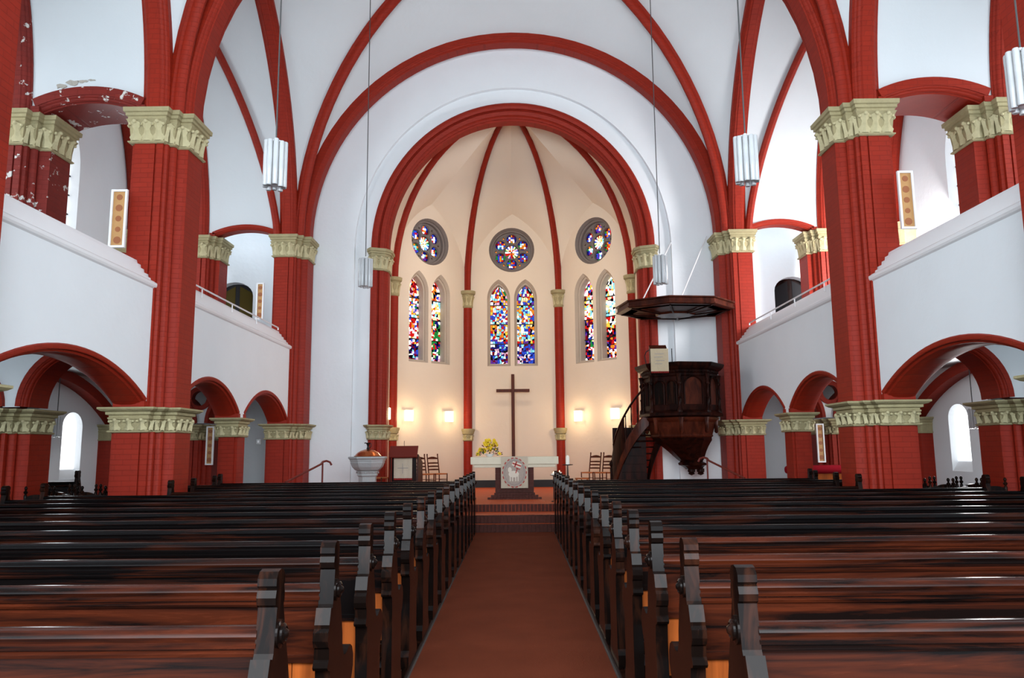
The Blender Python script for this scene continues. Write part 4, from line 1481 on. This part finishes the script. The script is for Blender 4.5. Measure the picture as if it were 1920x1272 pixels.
# flowers
t = tag(empty('flower_arrangement', (-0.66, 20.62, 1.551)), 'yellow flower arrangement in a small white bowl on the altar', 'flowers')
b = MB(); b.lathe([(0.06, 0), (0.07, 0.01), (0.12, 0.06), (0.13, 0.075), (0.11, 0.07), (0.01, 0.05)], 18); b.build('bowl', M_WHITE, t, True)
fl = MB()
for i in range(6):
    a = 2 * PI * i / 6
    d = Vector((cos(a), sin(a), 0))
    s2 = Vector((-sin(a), cos(a), 0))
    fl.add([(0, 0, 0), tuple(d * 0.03 + s2 * 0.022 + Vector((0, 0, 0.02))), tuple(d * 0.062 + Vector((0, 0, 0.012))), tuple(d * 0.03 - s2 * 0.022 + Vector((0, 0, 0.02)))], [(0, 1, 2, 3)])
fl.lathe([(0.012, 0.0), (0.014, 0.03), (0.018, 0.045)], 8)
FLM = fl.mesh('blossom', M_YEL)
rnd = random.Random(3)
for i in range(34):
    h = rnd.random()
    z = 0.07 + 0.40 * h
    wd_ = 0.31 * (1 - h) ** 0.8 + 0.06
    x = rnd.uniform(-1, 1) * wd_ + 0.01
    y = -0.02 + rnd.uniform(-1, 1) * wd_ * 0.5
    o = link_mesh('blossom', FLM, t, (x, y, z))
    o.rotation_euler = (rnd.uniform(0.5, 1.6), rnd.uniform(-.7, .7), rnd.uniform(-1, 1))
    o.scale = (1.05,) * 3
lf = MB(); lr = MB()
for i in range(110):
    h = rnd.random() ** 1.5
    z = 0.05 + 0.34 * h
    wd_ = 0.27 * (1 - h) + 0.05
    p = Vector((rnd.uniform(-1, 1) * wd_, rnd.uniform(-1, 1) * wd_ * 0.5, z))
    d = Vector((p.x * 3, rnd.uniform(-1, .5), rnd.uniform(-.2, 1))).normalized()
    s2 = d.cross(Vector((0.3, 1, 0.2))).normalized()
    (lr if i % 3 == 0 else lf).add([tuple(p), tuple(p + d * .04 + s2 * .015), tuple(p + d * .085), tuple(p + d * .04 - s2 * .015)], [(0, 1, 2, 3)])
tag(lf.build('foliage', M_GRN, t), kind='stuff'); tag(lr.build('foliage', M_RUST, t), kind='stuff')

# candles right of the altar
t = tag(empty('candle_stand', (1.28, 19.1, 0.485)), 'black iron candle stand with a tall white candle right of the altar', 'candle stand')
b = MB(); b.lathe([(0.12, 0), (0.12, 0.02), (0.03, 0.04), (0.045, 0.06), (0.045, 0.60), (0.02, 0.62), (0.012, 0.86)], 14); b.build('pole', M_BLACK, t, True)
b = MB(); b.lathe([(0.02, 0.85), (0.13, 0.865), (0.13, 0.88), (0.01, 0.88)], 20); b.build('drip_plate', M_BLACK, t, True)
b = MB(); b.lathe([(0.048, 0.88), (0.048, 1.05), (0.035, 1.08), (0.01, 1.10)], 16); b.build('candle', M_CANDLE, t, True)
for x, z, lb in ((0.93, 1.115, 'small white candle on a dish, between altar cloth and candle stand'), (1.075, 1.14, 'wide white candle on a dish right beside the candle stand')):
    t = tag(empty('candle_dish', (x, 19.0, 0.485)), lb, 'candle')
    h = z - 0.485
    b = MB(); b.lathe([(0.07, 0), (0.07, 0.015), (0.012, 0.03), (0.012, h - 0.02), (0.06, h - 0.01), (0.09, h), (0.085, h + 0.004), (0.01, h + 0.004)], 14); b.build('dish', M_BLACK, t, True)
    b = MB(); b.lathe([(0.055, h), (0.055, h + 0.045), (0.01, h + 0.045)], 14); b.build('wax', M_CANDLE, t, True)
    b = MB(); b.lathe([(0.006, h + 0.04), (0.012, h + 0.055), (0.002, h + 0.085)], 8); b.build('flame', M_FLAME, t, True)
t = tag(empty('low_table', (1.63, 19.2, 0.485)), 'low light wooden stool between candle stand and chairs', 'stool')
b = MB(); b.box(-0.16, -0.12, 0.52, 0.16, 0.12, 0.555); b.build('tabletop', M_ORANGE, t, bevel=0.005)
for sx in (-1, 1):
    for sy in (-1, 1):
        b = MB(); b.box(sx * 0.13 - 0.015, sy * 0.09 - 0.015, 0, sx * 0.13 + 0.015, sy * 0.09 + 0.015, 0.52); b.build('leg', M_ORANGE, t)

# ------------------------------------------------------------------ font
t = tag(empty('baptismal_font', (-3.6, 19.25, 0.485)), 'grey stone octagonal font left of the lectern', 'font')
ph = PI / 8
b = MB(); b.lathe([(0.36, 0), (0.36, 0.10), (0.26, 0.14), (0.22, 0.2), (0.22, 0.62), (0.26, 0.66), (0.25, 0.70), (0.29, 0.76)], 8, ph=ph); b.build('stem', M_FONT, t, bevel=0.01)
b = MB(); b.lathe([(0.25, 0.76), (0.31, 0.79), (0.38, 0.86), (0.425, 0.96), (0.425, 1.0), (0.44, 1.01), (0.44, 1.04), (0.48, 1.065), (0.48, 1.11), (0.05, 1.11)], 8, ph=ph); b.build('bowl', M_FONT, t, bevel=0.008)
b = MB()
for i in range(8):
    a = ph + PI / 8 + i * PI / 4
    b.ball((0.265 * cos(a), 0.265 * sin(a), 0.72), 0.02, 8)
b.build('beads', M_FONT, t)
lid = tag(empty('font_lid', (-3.6, 19.25, 1.595)), 'polished copper domed lid resting on the stone font', 'lid')
b = MB(); b.lathe([(0.33, 0), (0.335, 0.015), (0.31, 0.03), (0.26, 0.09), (0.18, 0.14), (0.10, 0.165), (0.05, 0.18), (0.01, 0.185)], 28); b.build('dome', M_COPPER, lid, True)
b = MB(); b.lathe([(0.05, 0.17), (0.03, 0.2), (0.022, 0.25), (0.035, 0.30), (0.055, 0.325), (0.06, 0.335), (0.01, 0.335)], 14, (0.0, 0, 0))
b.tube([(-0.03, 0, 0.325), (-0.07, 0, 0.335), (-0.085, 0, 0.32)], 0.012, 8)
b.tube([(0.03, 0, 0.32), (0.075, 0, 0.31), (0.075, 0, 0.24), (0.03, 0, 0.20)], 0.010, 8)
b.build('handle', M_BLACK, lid, True)

# ------------------------------------------------------------------ lectern
t = tag(empty('lectern', (-2.91, 20.7, 0.485)), 'red brown wooden lectern between the font and the ladder-back chairs', 'lectern')
b = MB(); b.add([(-0.37, -0.30, 1.09), (0.37, -0.30, 1.09), (0.37, -0.02, 1.375), (-0.37, -0.02, 1.375), (-0.37, -0.27, 1.06), (0.37, -0.27, 1.06), (0.37, 0.01, 1.345), (-0.37, 0.01, 1.345)],
                [(0, 1, 2, 3), (4, 7, 6, 5), (0, 4, 5, 1), (1, 5, 6, 2), (2, 6, 7, 3), (3, 7, 4, 0)]); b.build('desk_board', M_REDM, t, bevel=0.006)
b = MB(); b.box(-0.32, -0.06, 0, 0.32, 0.02, 1.1); b.build('front_panel', M_PULP, t, bevel=0.005)
for sx in (-1, 1):
    b = MB(); b.add([(sx * 0.32, -0.06, 0), (sx * 0.40, 0.35, 0), (sx * 0.40, 0.35, 0.95), (sx * 0.34, -0.06, 1.15), (sx * 0.36, -0.06, 0), (sx * 0.44, 0.35, 0), (sx * 0.44, 0.35, 0.95), (sx * 0.38, -0.06, 1.15)],
                    [(0, 1, 2, 3), (4, 7, 6, 5), (0, 4, 5, 1), (1, 5, 6, 2), (2, 6, 7, 3), (3, 7, 4, 0)]); b.build('side_panel', M_PULPR, t)
b = MB(); b.tube([(0.0, -0.02, 1.37), (0.0, -0.04, 1.45), (0.01, -0.1, 1.50)], 0.006, 6); b.build('microphone', M_BLACK, t)


def hanging_cloth(name, x0, x1, y, z0, z1, mat, fr_mat, label, lines, wav=0.012, n=26):
    c = MB()
    rows = []
    for j in range(9):
        z = z1 - (z1 - z0) * j / 8
        rows.append([(x0 + (x1 - x0) * i / 16, y - 0.012 - wav * abs(sin(i * 0.55)) * (0.3 + j / 8), z) for i in range(17)])
    c.grid([[(p[0], y + 0.02, z1 + 0.012) for p in rows[0]]] + rows)
    c.grid([[(p[0], p[1] + 0.005, p[2]) for p in r] for r in rows])
    o = tag(c.build(name, mat, None, True), label, 'cloth')
    f_ = MB()
    for i in range(n):
        x = x0 + (x1 - x0) * (i + 0.5) / n
        f_.tube([(x, y - 0.02, z0 + 0.003), (x, y - 0.022, z0 - 0.045)], 0.005, 5)
    tag(f_.build('fringe', fr_mat, o), kind='stuff')
    if lines:
        g = MB()
        for (a, b_, c_, d_) in lines:
            g.box(a, y - 0.030 - wav, b_, c_, y - 0.026 - wav, d_)
        g.build('embroidery', M_THREAD, o)
    return o


hanging_cloth('lectern_cloth', -3.17, -2.69, 20.62, 1.02, 1.53, M_LINEN, M_THREADR, 'pale fringed cloth with a thin cross hanging on the front of the lectern',
              [(-3.07, 1.275, -2.79, 1.287), (-2.94, 1.14, -2.93, 1.40)])

# ------------------------------------------------------------------ wall lights in the apse
E1 = Vector((0.7105, 0.7037, 0)); E2 = Vector((0.7105, -0.7037, 0))
for (x, y, z), nrm, lb in (((-3.88, 23.35, 2.84), (1, 0), 'glowing wall light beside the left arch pier'), ((-3.43, 24.87, 2.84), (0.7037, -0.7105), 'glowing wall light above the lectern'),
                           ((-2.25, 26.07, 2.85), (0.7037, -0.7105), 'glowing wall light above the left ladder-back chairs'),
                           ((2.18, 26.10, 2.83), (-0.7037, -0.7105), 'glowing wall light above the right ladder-back chairs'), ((3.27, 25.0, 2.85), (-0.7037, -0.7105), 'glowing wall light half hidden by the pulpit stair rail')):
    nx, ny = nrm
    t = tag(empty('wall_light', (x, y, z), math.atan2(ny, nx) + PI / 2), lb, 'wall light', 'warm wall lights in the apse')
    b = MB(); b.box(-0.05, -0.04, -0.06, 0.05, 0.0, 0.06); b.build('bracket', M_GOLD, t)
    for i in range(5):
        b = MB(); b.lathe([(0.033, -0.17), (0.036, -0.15), (0.036, 0.15), (0.033, 0.17)], 10, (-0.13 + i * 0.065, -0.10 - 0.03 * (1 - ((i - 2) / 2) ** 2), 0)); b.build('glass_tube', M_LAMP, t, True)
    b = MB(); b.box(-0.16, -0.14, 0.165, 0.16, -0.02, 0.18); b.build('cap', M_WHITE, t)
    l = bpy.data.lights.new('bulb', 'POINT'); l.energy = 19; l.color = (1.0, 0.72, 0.40); l.shadow_soft_size = 0.12
    lo_ = bpy.data.objects.new('bulb', l); COL.objects.link(lo_); lo_.parent = t; lo_.location = (0, -0.30, 0.0)

# ------------------------------------------------------------------ pendant lamps
def pendant(x, y, z, ztop, label, group, s=1.0):
    t = tag(empty('pendant_lamp', (x, y, z)), label, 'lamp', group)
    H, R = 0.31 * s, 0.125 * s
    tm = MB(); tm.lathe([(0.030 * s, -H), (0.036 * s, -H + 0.01), (0.036 * s, H - 0.01), (0.030 * s, H)], 8)
    me = tm.mesh('glass_tube', M_ACR, True)
    rnd_ = random.Random(int(x * 10 + y))
    for i in range(10):
        a = 2 * PI * i / 10
        link_mesh('glass_tube', me, t, (R * cos(a), R * sin(a), rnd_.choice([0, 0.008, -0.012])))
    b = MB(); b.lathe([(0.07 * s, -H * 0.9), (0.08 * s, -H * 0.85), (0.08 * s, H * 0.9), (0.06 * s, H * 0.95)], 14); b.build('core', M_WHITE, t, True)
    b = MB(); b.lathe([(R * 0.9, H * 0.94), (R * 0.95, H * 0.97), (R * 0.9, H), (0.02, H + 0.01), (0.02, H + 0.05)], 16); b.build('cap', M_WHITE, t, True)
    b = MB(); b.tube([(0, 0, H + 0.04), (0.0, 0.0, (ztop - z) * 0.5), (0.0, 0.0, ztop - z)], 0.010, 6); b.build('cable', M_CABLE, t)
    return t


for sd in (-1, 1):
    S = SIDE[sd]
    pendant(sd * 3.1, 9.8, 5.46, 13.2, 'large glass tube pendant lamp hanging %s, nearer the camera' % ('over the left pews' if sd < 0 else 'over the right pews'), 'glass pendant lamps in the nave')
    pendant(sd * 3.2, 16.5, 5.56, 14.2, 'small looking glass pendant lamp hanging in front of the %s chancel arch pier' % S, 'glass pendant lamps in the nave')
    pendant(5.36 if sd > 0 else -5.49, 7.66 if sd > 0 else 7.5, 5.47, 12.0, 'glass pendant lamp cut off by the %s picture edge' % S, 'glass pendant lamps in the nave')
    pendant(sd * 8.86, 15.1, 2.24, 3.62, 'small crystal lamp hanging under the %s gallery beside the arched window' % S, 'crystal lamps under the galleries', 0.6)

# ------------------------------------------------------------------ framed panels
def art(x, y, z, label, w=0.27, h=1.0):
    t = tag(empty('framed_panel', (x, y, z)), label, 'picture', 'tall white framed panels with discs')
    b = MB()
    b.box(-w / 2, -0.03, -h / 2, -w / 2 + 0.035, 0.02, h / 2); b.box(w / 2 - 0.035, -0.03, -h / 2, w / 2, 0.02, h / 2)
    b.box(-w / 2 + 0.035, -0.03, -h / 2, w / 2 - 0.035, 0.02, -h / 2 + 0.035); b.box(-w / 2 + 0.035, -0.03, h / 2 - 0.035, w / 2 - 0.035, 0.02, h / 2)
    b.build('frame', M_WHITE, t)
    b = MB(); b.box(-w / 2 + 0.035, -0.005, -h / 2 + 0.035, w / 2 - 0.035, 0.012, h / 2 - 0.035); b.build('sheet', M_OCHRE, t)
    for i in range(5):
        d = MB(); zc = -h / 2 + h * (i + 0.7) / 5.4; r_ = [0.062, 0.045, 0.05, 0.058, 0.05][i]
        n = 16
        d.add([(r_ * cos(2 * PI * k / n), -0.009, zc + r_ * sin(2 * PI * k / n)) for k in range(n)] + [(r_ * cos(2 * PI * k / n), -0.004, zc + r_ * sin(2 * PI * k / n)) for k in range(n)],
              [tuple(range(n))] + [(k, n + k, n + (k + 1) % n, (k + 1) % n) for k in range(n)])
        d.build('disc', M_RUSTD, t)
    b = MB(); b.box(-0.02, 0.02, -0.05, 0.02, 0.13, 0.05); b.build('bracket', M_WHITE, t)


art(-6.58, 12.56, 5.61, 'white framed panel with rust discs on the near left nave pillar above the gallery front')
art(6.60, 12.56, 5.79, 'white framed panel on the near right nave pillar, bleached by window light', w=0.26)
art(-6.80, 20.48, 5.74, 'narrow framed panel beside the arched gallery door, left', w=0.2)
art(-7.97, 20.48, 1.91, 'narrow framed panel under the left gallery between low red pillars', w=0.2)
art(7.97, 20.48, 1.83, 'narrow framed panel under the right gallery above the red bolster', w=0.2)

# ------------------------------------------------------------------ railings
for sd in (-1, 1):
    S = SIDE[sd]
    t = tag(empty('gallery_rail', (sd * 6.14, 13.9, 4.72)), 'thin white metal rail on top of the far %s gallery front' % S, 'railing')
    b = MB(); b.tube([(0, 0.02, 0.22), (0, 6.1, 0.22), (0, 6.1, 0.16)], 0.018, 8); b.build('handrail', M_WHITE, t, True)
    for y in (0.05, 1.15, 2.8, 4.4):
        b = MB(); b.tube([(0, y, 0.03), (0, y, 0.22)], 0.013, 6); b.build('post', M_WHITE, t)
    t = tag(empty('stair_handrail', (sd * 4.42, 16.75, 0)), 'red brown bent metal handrail beside the chancel steps, %s side' % S, 'handrail')
    b = MB()
    p = [(sd * 0.45, 0.0, 1.08), (0, 1.2, 1.44), (0.0, 1.35, 1.49), (-sd * 0.05, 1.5, 1.51), (-sd * 0.12, 1.55, 1.48), (-sd * 0.16, 1.55, 1.41)]
    b.tube(p, 0.024, 8); b.build('handrail', M_REDM, t, True)
    for y, z0, z1 in ((0.05, 0.165, 1.08), (1.35, 0.485, 1.48)):
        xq = sd * 0.45 if y < 1 else 0.0
        b = MB(); b.tube([(xq, y, z0), (xq, y, z1)], 0.020, 8); b.build('post', M_REDM, t)

# ------------------------------------------------------------------ pulpit
PC = Vector((4.33, 20.35, 0))
t = tag(empty('pulpit', (PC.x, PC.y, 0)), 'dark carved wooden pulpit with arched panels against the right chancel wall', 'pulpit')
n8 = 8
PH = math.radians(22.5 + 10)


def octo(r, ph=PH):
    return [(r * cos(ph + i * PI / 4), r * sin(ph + i * PI / 4)) for i in range(8)]


def octrings(levels, mi=0):
    b = MB()
    b.rings([[(x, y, z) for x, y in octo(r)] for z, r in levels], mi)
    return b


octrings([(2.50, 0.90), (2.54, 1.07), (2.60, 1.07), (2.64, 1.02), (2.68, 0.95), (3.52, 0.95), (3.55, 0.98), (3.60, 0.98), (3.62, 0.95)]).build('drum', M_PULP, t)
octrings([(3.60, 0.96), (3.64, 1.0), (3.68, 1.0), (3.72, 1.06), (3.78, 1.12), (3.84, 1.15), (3.87, 1.15)]).build('cornice', M_PULP, t)
octrings([(2.0, 0.76), (2.03, 0.80), (2.07, 0.78), (2.38, 0.88), (2.44, 0.95), (2.50, 0.98)]).build('frieze', M_PULPR, t)
b = MB()
prof = [(2.0, 0.76), (1.93, 0.74), (1.85, 0.66), (1.75, 0.57), (1.65, 0.49), (1.55, 0.42), (1.45, 0.35), (1.38, 0.29), (1.34, 0.36), (1.29, 0.36), (1.27, 0.30), (1.22, 0.24), (1.18, 0.22)]
b.rings([[(x * 1.0 + (2.0 - z) * 0.48, y + (2.0 - z) * 0.5, z) for x, y in octo(r)] for z, r in prof][::-1])
b.build('corbel', M_PULP, t)
for dx in (-0.12, 0.12):
    b = MB(); b.lathe([(0.001, 1.02), (0.05, 1.04), (0.09, 1.06), (0.07, 1.09), (0.10, 1.12), (0.10, 1.2)], 10, (0.42 + dx, 0.36, 0)); b.build('pendant', M_PULP, t, True)
for i in range(8):
    a0, a1 = PH + i * PI / 4, PH + (i + 1) * PI / 4
    am = (a0 + a1) / 2
    nx, ny = cos(am), sin(am)
    if ny > 0.6: continue
    ap = 0.95 * cos(PI / 8)
    tx, ty = -ny, nx
    half = 0.95 * sin(PI / 8)
    # colonnette at the corner with base bracket
    for aa in (a0,):
        cl = MB()
        cl.lathe([(0.07, 2.62), (0.07, 2.70), (0.045, 2.74), (0.045, 2.95), (0.06, 2.98), (0.035, 3.02), (0.035, 3.30), (0.06, 3.33), (0.06, 3.37), (0.04, 3.40), (0.06, 3.52), (0.08, 3.58)], 8, (0.98 * cos(aa), 0.98 * sin(aa), 0))
        cl.build('colonnette', M_PULP, t, True)
        cl = MB(); cl.lathe([(0.02, 2.10), (0.05, 2.14), (0.05, 2.35), (0.08, 2.50)], 8, (0.88 * cos(aa), 0.94 * sin(aa), 0)); cl.build('bracket', M_PULPR, t, True)
    two = nx < -0.1 and ny < 0.1 and i != 9 and nx < -0.25
    cs = [(-0.17, 0.12), (0.17, 0.12)] if two else [(0.0, 0.22)]
    for c_, hw in cs:
        path = arc(hw, hw, 3.28, c_, 12, legs=2.82)
        fr = MB()
        sweep(fr, path, [(0, 0.0), (0.035, 0.0), (0.035, 0.05), (0.02, 0.06), (0, 0.04)], lambda h, z, q, nx=nx, ny=ny, tx=tx, ty=ty: (nx * (ap + q) + tx * h, ny * (ap + q) + ty * h, z))
        fr.build('arch_moulding', M_PULP, t)
        pl = MB()
        pl.prism([(c_ - hw, 2.82)] + arc(hw, hw, 3.28, c_, 12) + [(c_ + hw, 2.82)], 0.0, 0.012, 0, lambda p, q, nx=nx, ny=ny, tx=tx, ty=ty: (nx * (ap + q) + tx * p[0], ny * (ap + q) + ty * p[0], p[1]))
        pl.build('panel', M_PULPR if not two else M_WOODE, t)
    den = MB()
    for k in range(7):
        h = -0.27 + k * 0.09
        den.obox((nx * (ap + 0.03) + tx * h, ny * (ap + 0.03) + ty * h, 3.655), (tx * 0.022, ty * 0.022, 0), (nx * 0.03, ny * 0.03, 0), (0, 0, 0.025))
    den.build('dentils', M_PULP, t)
# desk on the parapet
b = MB(); b.add([(-0.92, -1.0, 3.86), (-0.50, -1.05, 3.86), (-0.48, -0.80, 3.86), (-0.90, -0.75, 3.86), (-0.92, -1.0, 4.20), (-0.50, -1.05, 4.20), (-0.48, -0.80, 4.32), (-0.90, -0.75, 4.32)],
                [(0, 3, 2, 1), (4, 5, 6, 7), (0, 1, 5, 4), (1, 2, 6, 5), (2, 3, 7, 6), (3, 0, 4, 7)]); b.build('book_rest', M_PULPR, t)
b = MB(); b.tube([(-0.98, -0.75, 3.86), (-1.02, -0.78, 4.05), (-0.98, -0.82, 4.15), (-0.90, -0.9, 4.20)], 0.012, 6); b.tube([(-0.35, -0.9, 3.86), (-0.35, -0.9, 4.22)], 0.010, 6); b.build('microphone', M_BLACK, t)
hanging_cloth('pulpit_cloth', 3.40, 3.84, 19.22, 3.62, 4.18, M_LINENB, M_THREADR, 'tan fringed cloth hanging over the book rest of the pulpit',
              [(3.50, 4.05, 3.73, 4.06), (3.48, 3.97, 3.70, 3.98), (3.52, 3.88, 3.74, 3.89), (3.50, 3.80, 3.68, 3.81)], wav=0.006, n=18)

# stair curling up to the pulpit from behind
N = 13
def stair_pt(u, off):
    """u 0 bottom .. 1 top; off 0 = outer string, 1 = inner string"""
    a = math.radians(188 + 0 * u)
    x = 2.62 + 0.85 * (1 - cos(u * PI / 2)) + off * (0.95 - 0.25 * u)
    y = 21.35 - 1.05 * sin(u * PI / 2) + off * (0.10 + 0.30 * u)
    z = 0.485 + 2.10 * (0.62 * u + 0.38 * sin(u * PI / 2))
    return Vector((x, y, z))
ts = tag(empty('pulpit_stair', (2.7, 21.2, 0.485)), 'curved dark wooden stair with turned balusters rising behind the pulpit', 'stairs')
ts.location = (0, 0, 0)
for i in range(N):
    u0, u1 = i / N, (i + 1) / N
    a_, b_, c_, d_ = stair_pt(u0, 0), stair_pt(u1, 0), stair_pt(u1, 1), stair_pt(u0, 1)
    z = b_.z
    st = MB(); st.rings([[(p.x, p.y, zz) for p in (a_, b_, c_, d_)] for zz in (z - 0.04, z)]); st.build('tread', M_PULP, ts)
for off, mt in ((0, M_PULPR), (1, M_PULP)):
    st = MB()
    rings = []
    for i in range(21):
        p = stair_pt(i / 20, off)
        s_ = -0.02 if off == 0 else 0.02
        rings.append([(p.x + s_, p.y, p.z - 0.26), (p.x - s_ * 0.5, p.y - 0.03, p.z - 0.26), (p.x - s_ * 0.5, p.y - 0.03, p.z + 0.10), (p.x + s_, p.y, p.z + 0.10)])
    st.rings(rings); st.build('stringer', mt, ts)
# horizontal boards closing the space under the stair, following the curved outer string
def string_x(z):
    for i in range(60):
        p_ = stair_pt(i / 59, 0)
        if p_.z - 0.24 >= z: break
    return p_.x * 20.72 / p_.y
for k in range(9):
    z0, z1 = 0.49 + k * 0.21, 0.49 + (k + 1) * 0.21 - 0.006
    st = MB()
    st.prism([(string_x(z0) + 0.03, z0), (3.46, z0), (3.46, z1), (string_x(z1) + 0.03, z1)], 20.70, 20.73, 0, lambda p, y: (p[0], y, p[1]))
    st.build('plank', M_PULP, ts)
st = MB(); st.box(2.68, 21.45, 0.49, 3.55, 21.48, 2.3); st.build('back_panel', M_PULP, ts)
hr = [stair_pt(i / 20, -0.02) + Vector((0, 0, 0.86 - 0.10 * (i / 20))) for i in range(4, 21)]
st = MB(); st.tube([tuple(p) for p in hr], 0.028, 8); st.build('handrail', M_PULP, ts, True)
for k in range(6):
    u = 0.30 + k * 0.125
    p = stair_pt(u, 0)
    st = MB(); hgt = 0.84 - 0.10 * u
    st.lathe([(0.016, 0.05), (0.02, 0.2), (0.012, 0.3), (0.022, hgt * 0.55), (0.012, hgt * 0.8), (0.016, hgt)], 8, tuple(p)); st.build('baluster', M_PULP, ts, True)
st = MB()
p = stair_pt(0.02, 0)
st.lathe([(0.06, 0), (0.06, 0.7), (0.045, 0.75), (0.07, 0.80), (0.075, 0.86), (0.05, 0.90), (0.02, 0.95)], 8, (p.x, p.y - 0.05, 0.49)); st.build('newel_post', M_PULP, ts, True)
st = MB()
rows = []
for i in range(12):
    u = 0.02 + i * 0.045
    p = stair_pt(u, -0.02)
    rows.append([(p.x, p.y - 0.01, p.z), (p.x, p.y - 0.01, p.z + 0.80)])
st.grid(rows); st.grid([[(a[0] + 0.02, a[1], a[2]) for a in r] for r in rows]); st.build('curved_panel', M_PULP, ts)

# sound board above the pulpit
t = tag(empty('sound_board', (4.27, 20.3, 5.3)), 'flat octagonal wooden sound board hung over the pulpit by two rods', 'canopy')
PH2 = math.radians(22.5 + 8)
def oct2(r, z): return [(r * cos(PH2 + i * PI / 4), r * sin(PH2 + i * PI / 4) * 0.86, z) for i in range(8)]
b = MB(); b.rings([oct2(1.50, 0.0), oct2(1.55, 0.02), oct2(1.55, 0.05), oct2(1.52, 0.06), oct2(1.52, 0.15), oct2(1.57, 0.17), oct2(1.57, 0.20), oct2(1.4, 0.215), oct2(0.25, 0.36)]); b.build('roof', M_PULPR, t)
b = MB()
b.rings([oct2(1.50, 0.0), oct2(1.40, -0.01), oct2(1.38, 0.03), oct2(0.55, -0.06), oct2(0.50, -0.10), oct2(0.05, -0.10)]); b.build('soffit', M_PULPR, t)
for i in range(8):
    a = PH2 + i * PI / 4
    b = MB(); b.tube([(0.5 * cos(a), 0.43 * sin(a), -0.09), (1.42 * cos(a), 1.22 * sin(a), -0.01)], 0.022, 6); b.build('rib', M_PULP, t)
for (x0, z0), (x1, z1, y1) in ((( -0.95, 0.22), (0.25, 7.55 - 5.3, 1.35)), ((0.05, 0.26), (1.27, 7.72 - 5.3, 1.35))):
    b = MB(); b.tube([(x0, -0.8 if x0 < 0 else -0.6, z0), (x1, y1 - 0.03, z1)], 0.016, 8); b.build('rod', M_WHITE, t)

# small switch box on the wall under the left gallery
t = tag(empty('switch_box', (-6.72, 20.52, 2.0)), 'small grey switch box beside the far left pillar', 'switch box')
b = MB(); b.box(-0.06, 0, -0.07, 0.06, 0.08, 0.07); b.build('housing', M_FONT, t, bevel=0.008)
b = MB(); b.box(-0.02, -0.012, -0.03, 0.02, 0, 0.03); b.build('rocker', M_WHITE, t)

# flaked plaster above the passage arch on the left: bare render showing through the paint
fp = MB()
rnd = random.Random(8)
for cx_, cz_, rx_, rz_ in ((-7.86, 8.10, 0.13, 0.045), (-7.66, 8.16, 0.12, 0.05), (-7.48, 8.18, 0.10, 0.03), (-7.33, 8.20, 0.07, 0.022)):
    pts = [(cx_ + rx_ * rnd.uniform(.6, 1.2) * cos(2 * PI * i / 14), cz_ + rz_ * rnd.uniform(.5, 1.3) * sin(2 * PI * i / 14)) for i in range(14)]
    fp.prism(pts, 12.795, 12.85, 0, lambda p, y: (p[0], y, p[1]))
trim(fp, plain('bare_render', (0.42, 0.39, 0.34), 0.95, bump=0.8, bscale=30, var=0.2))
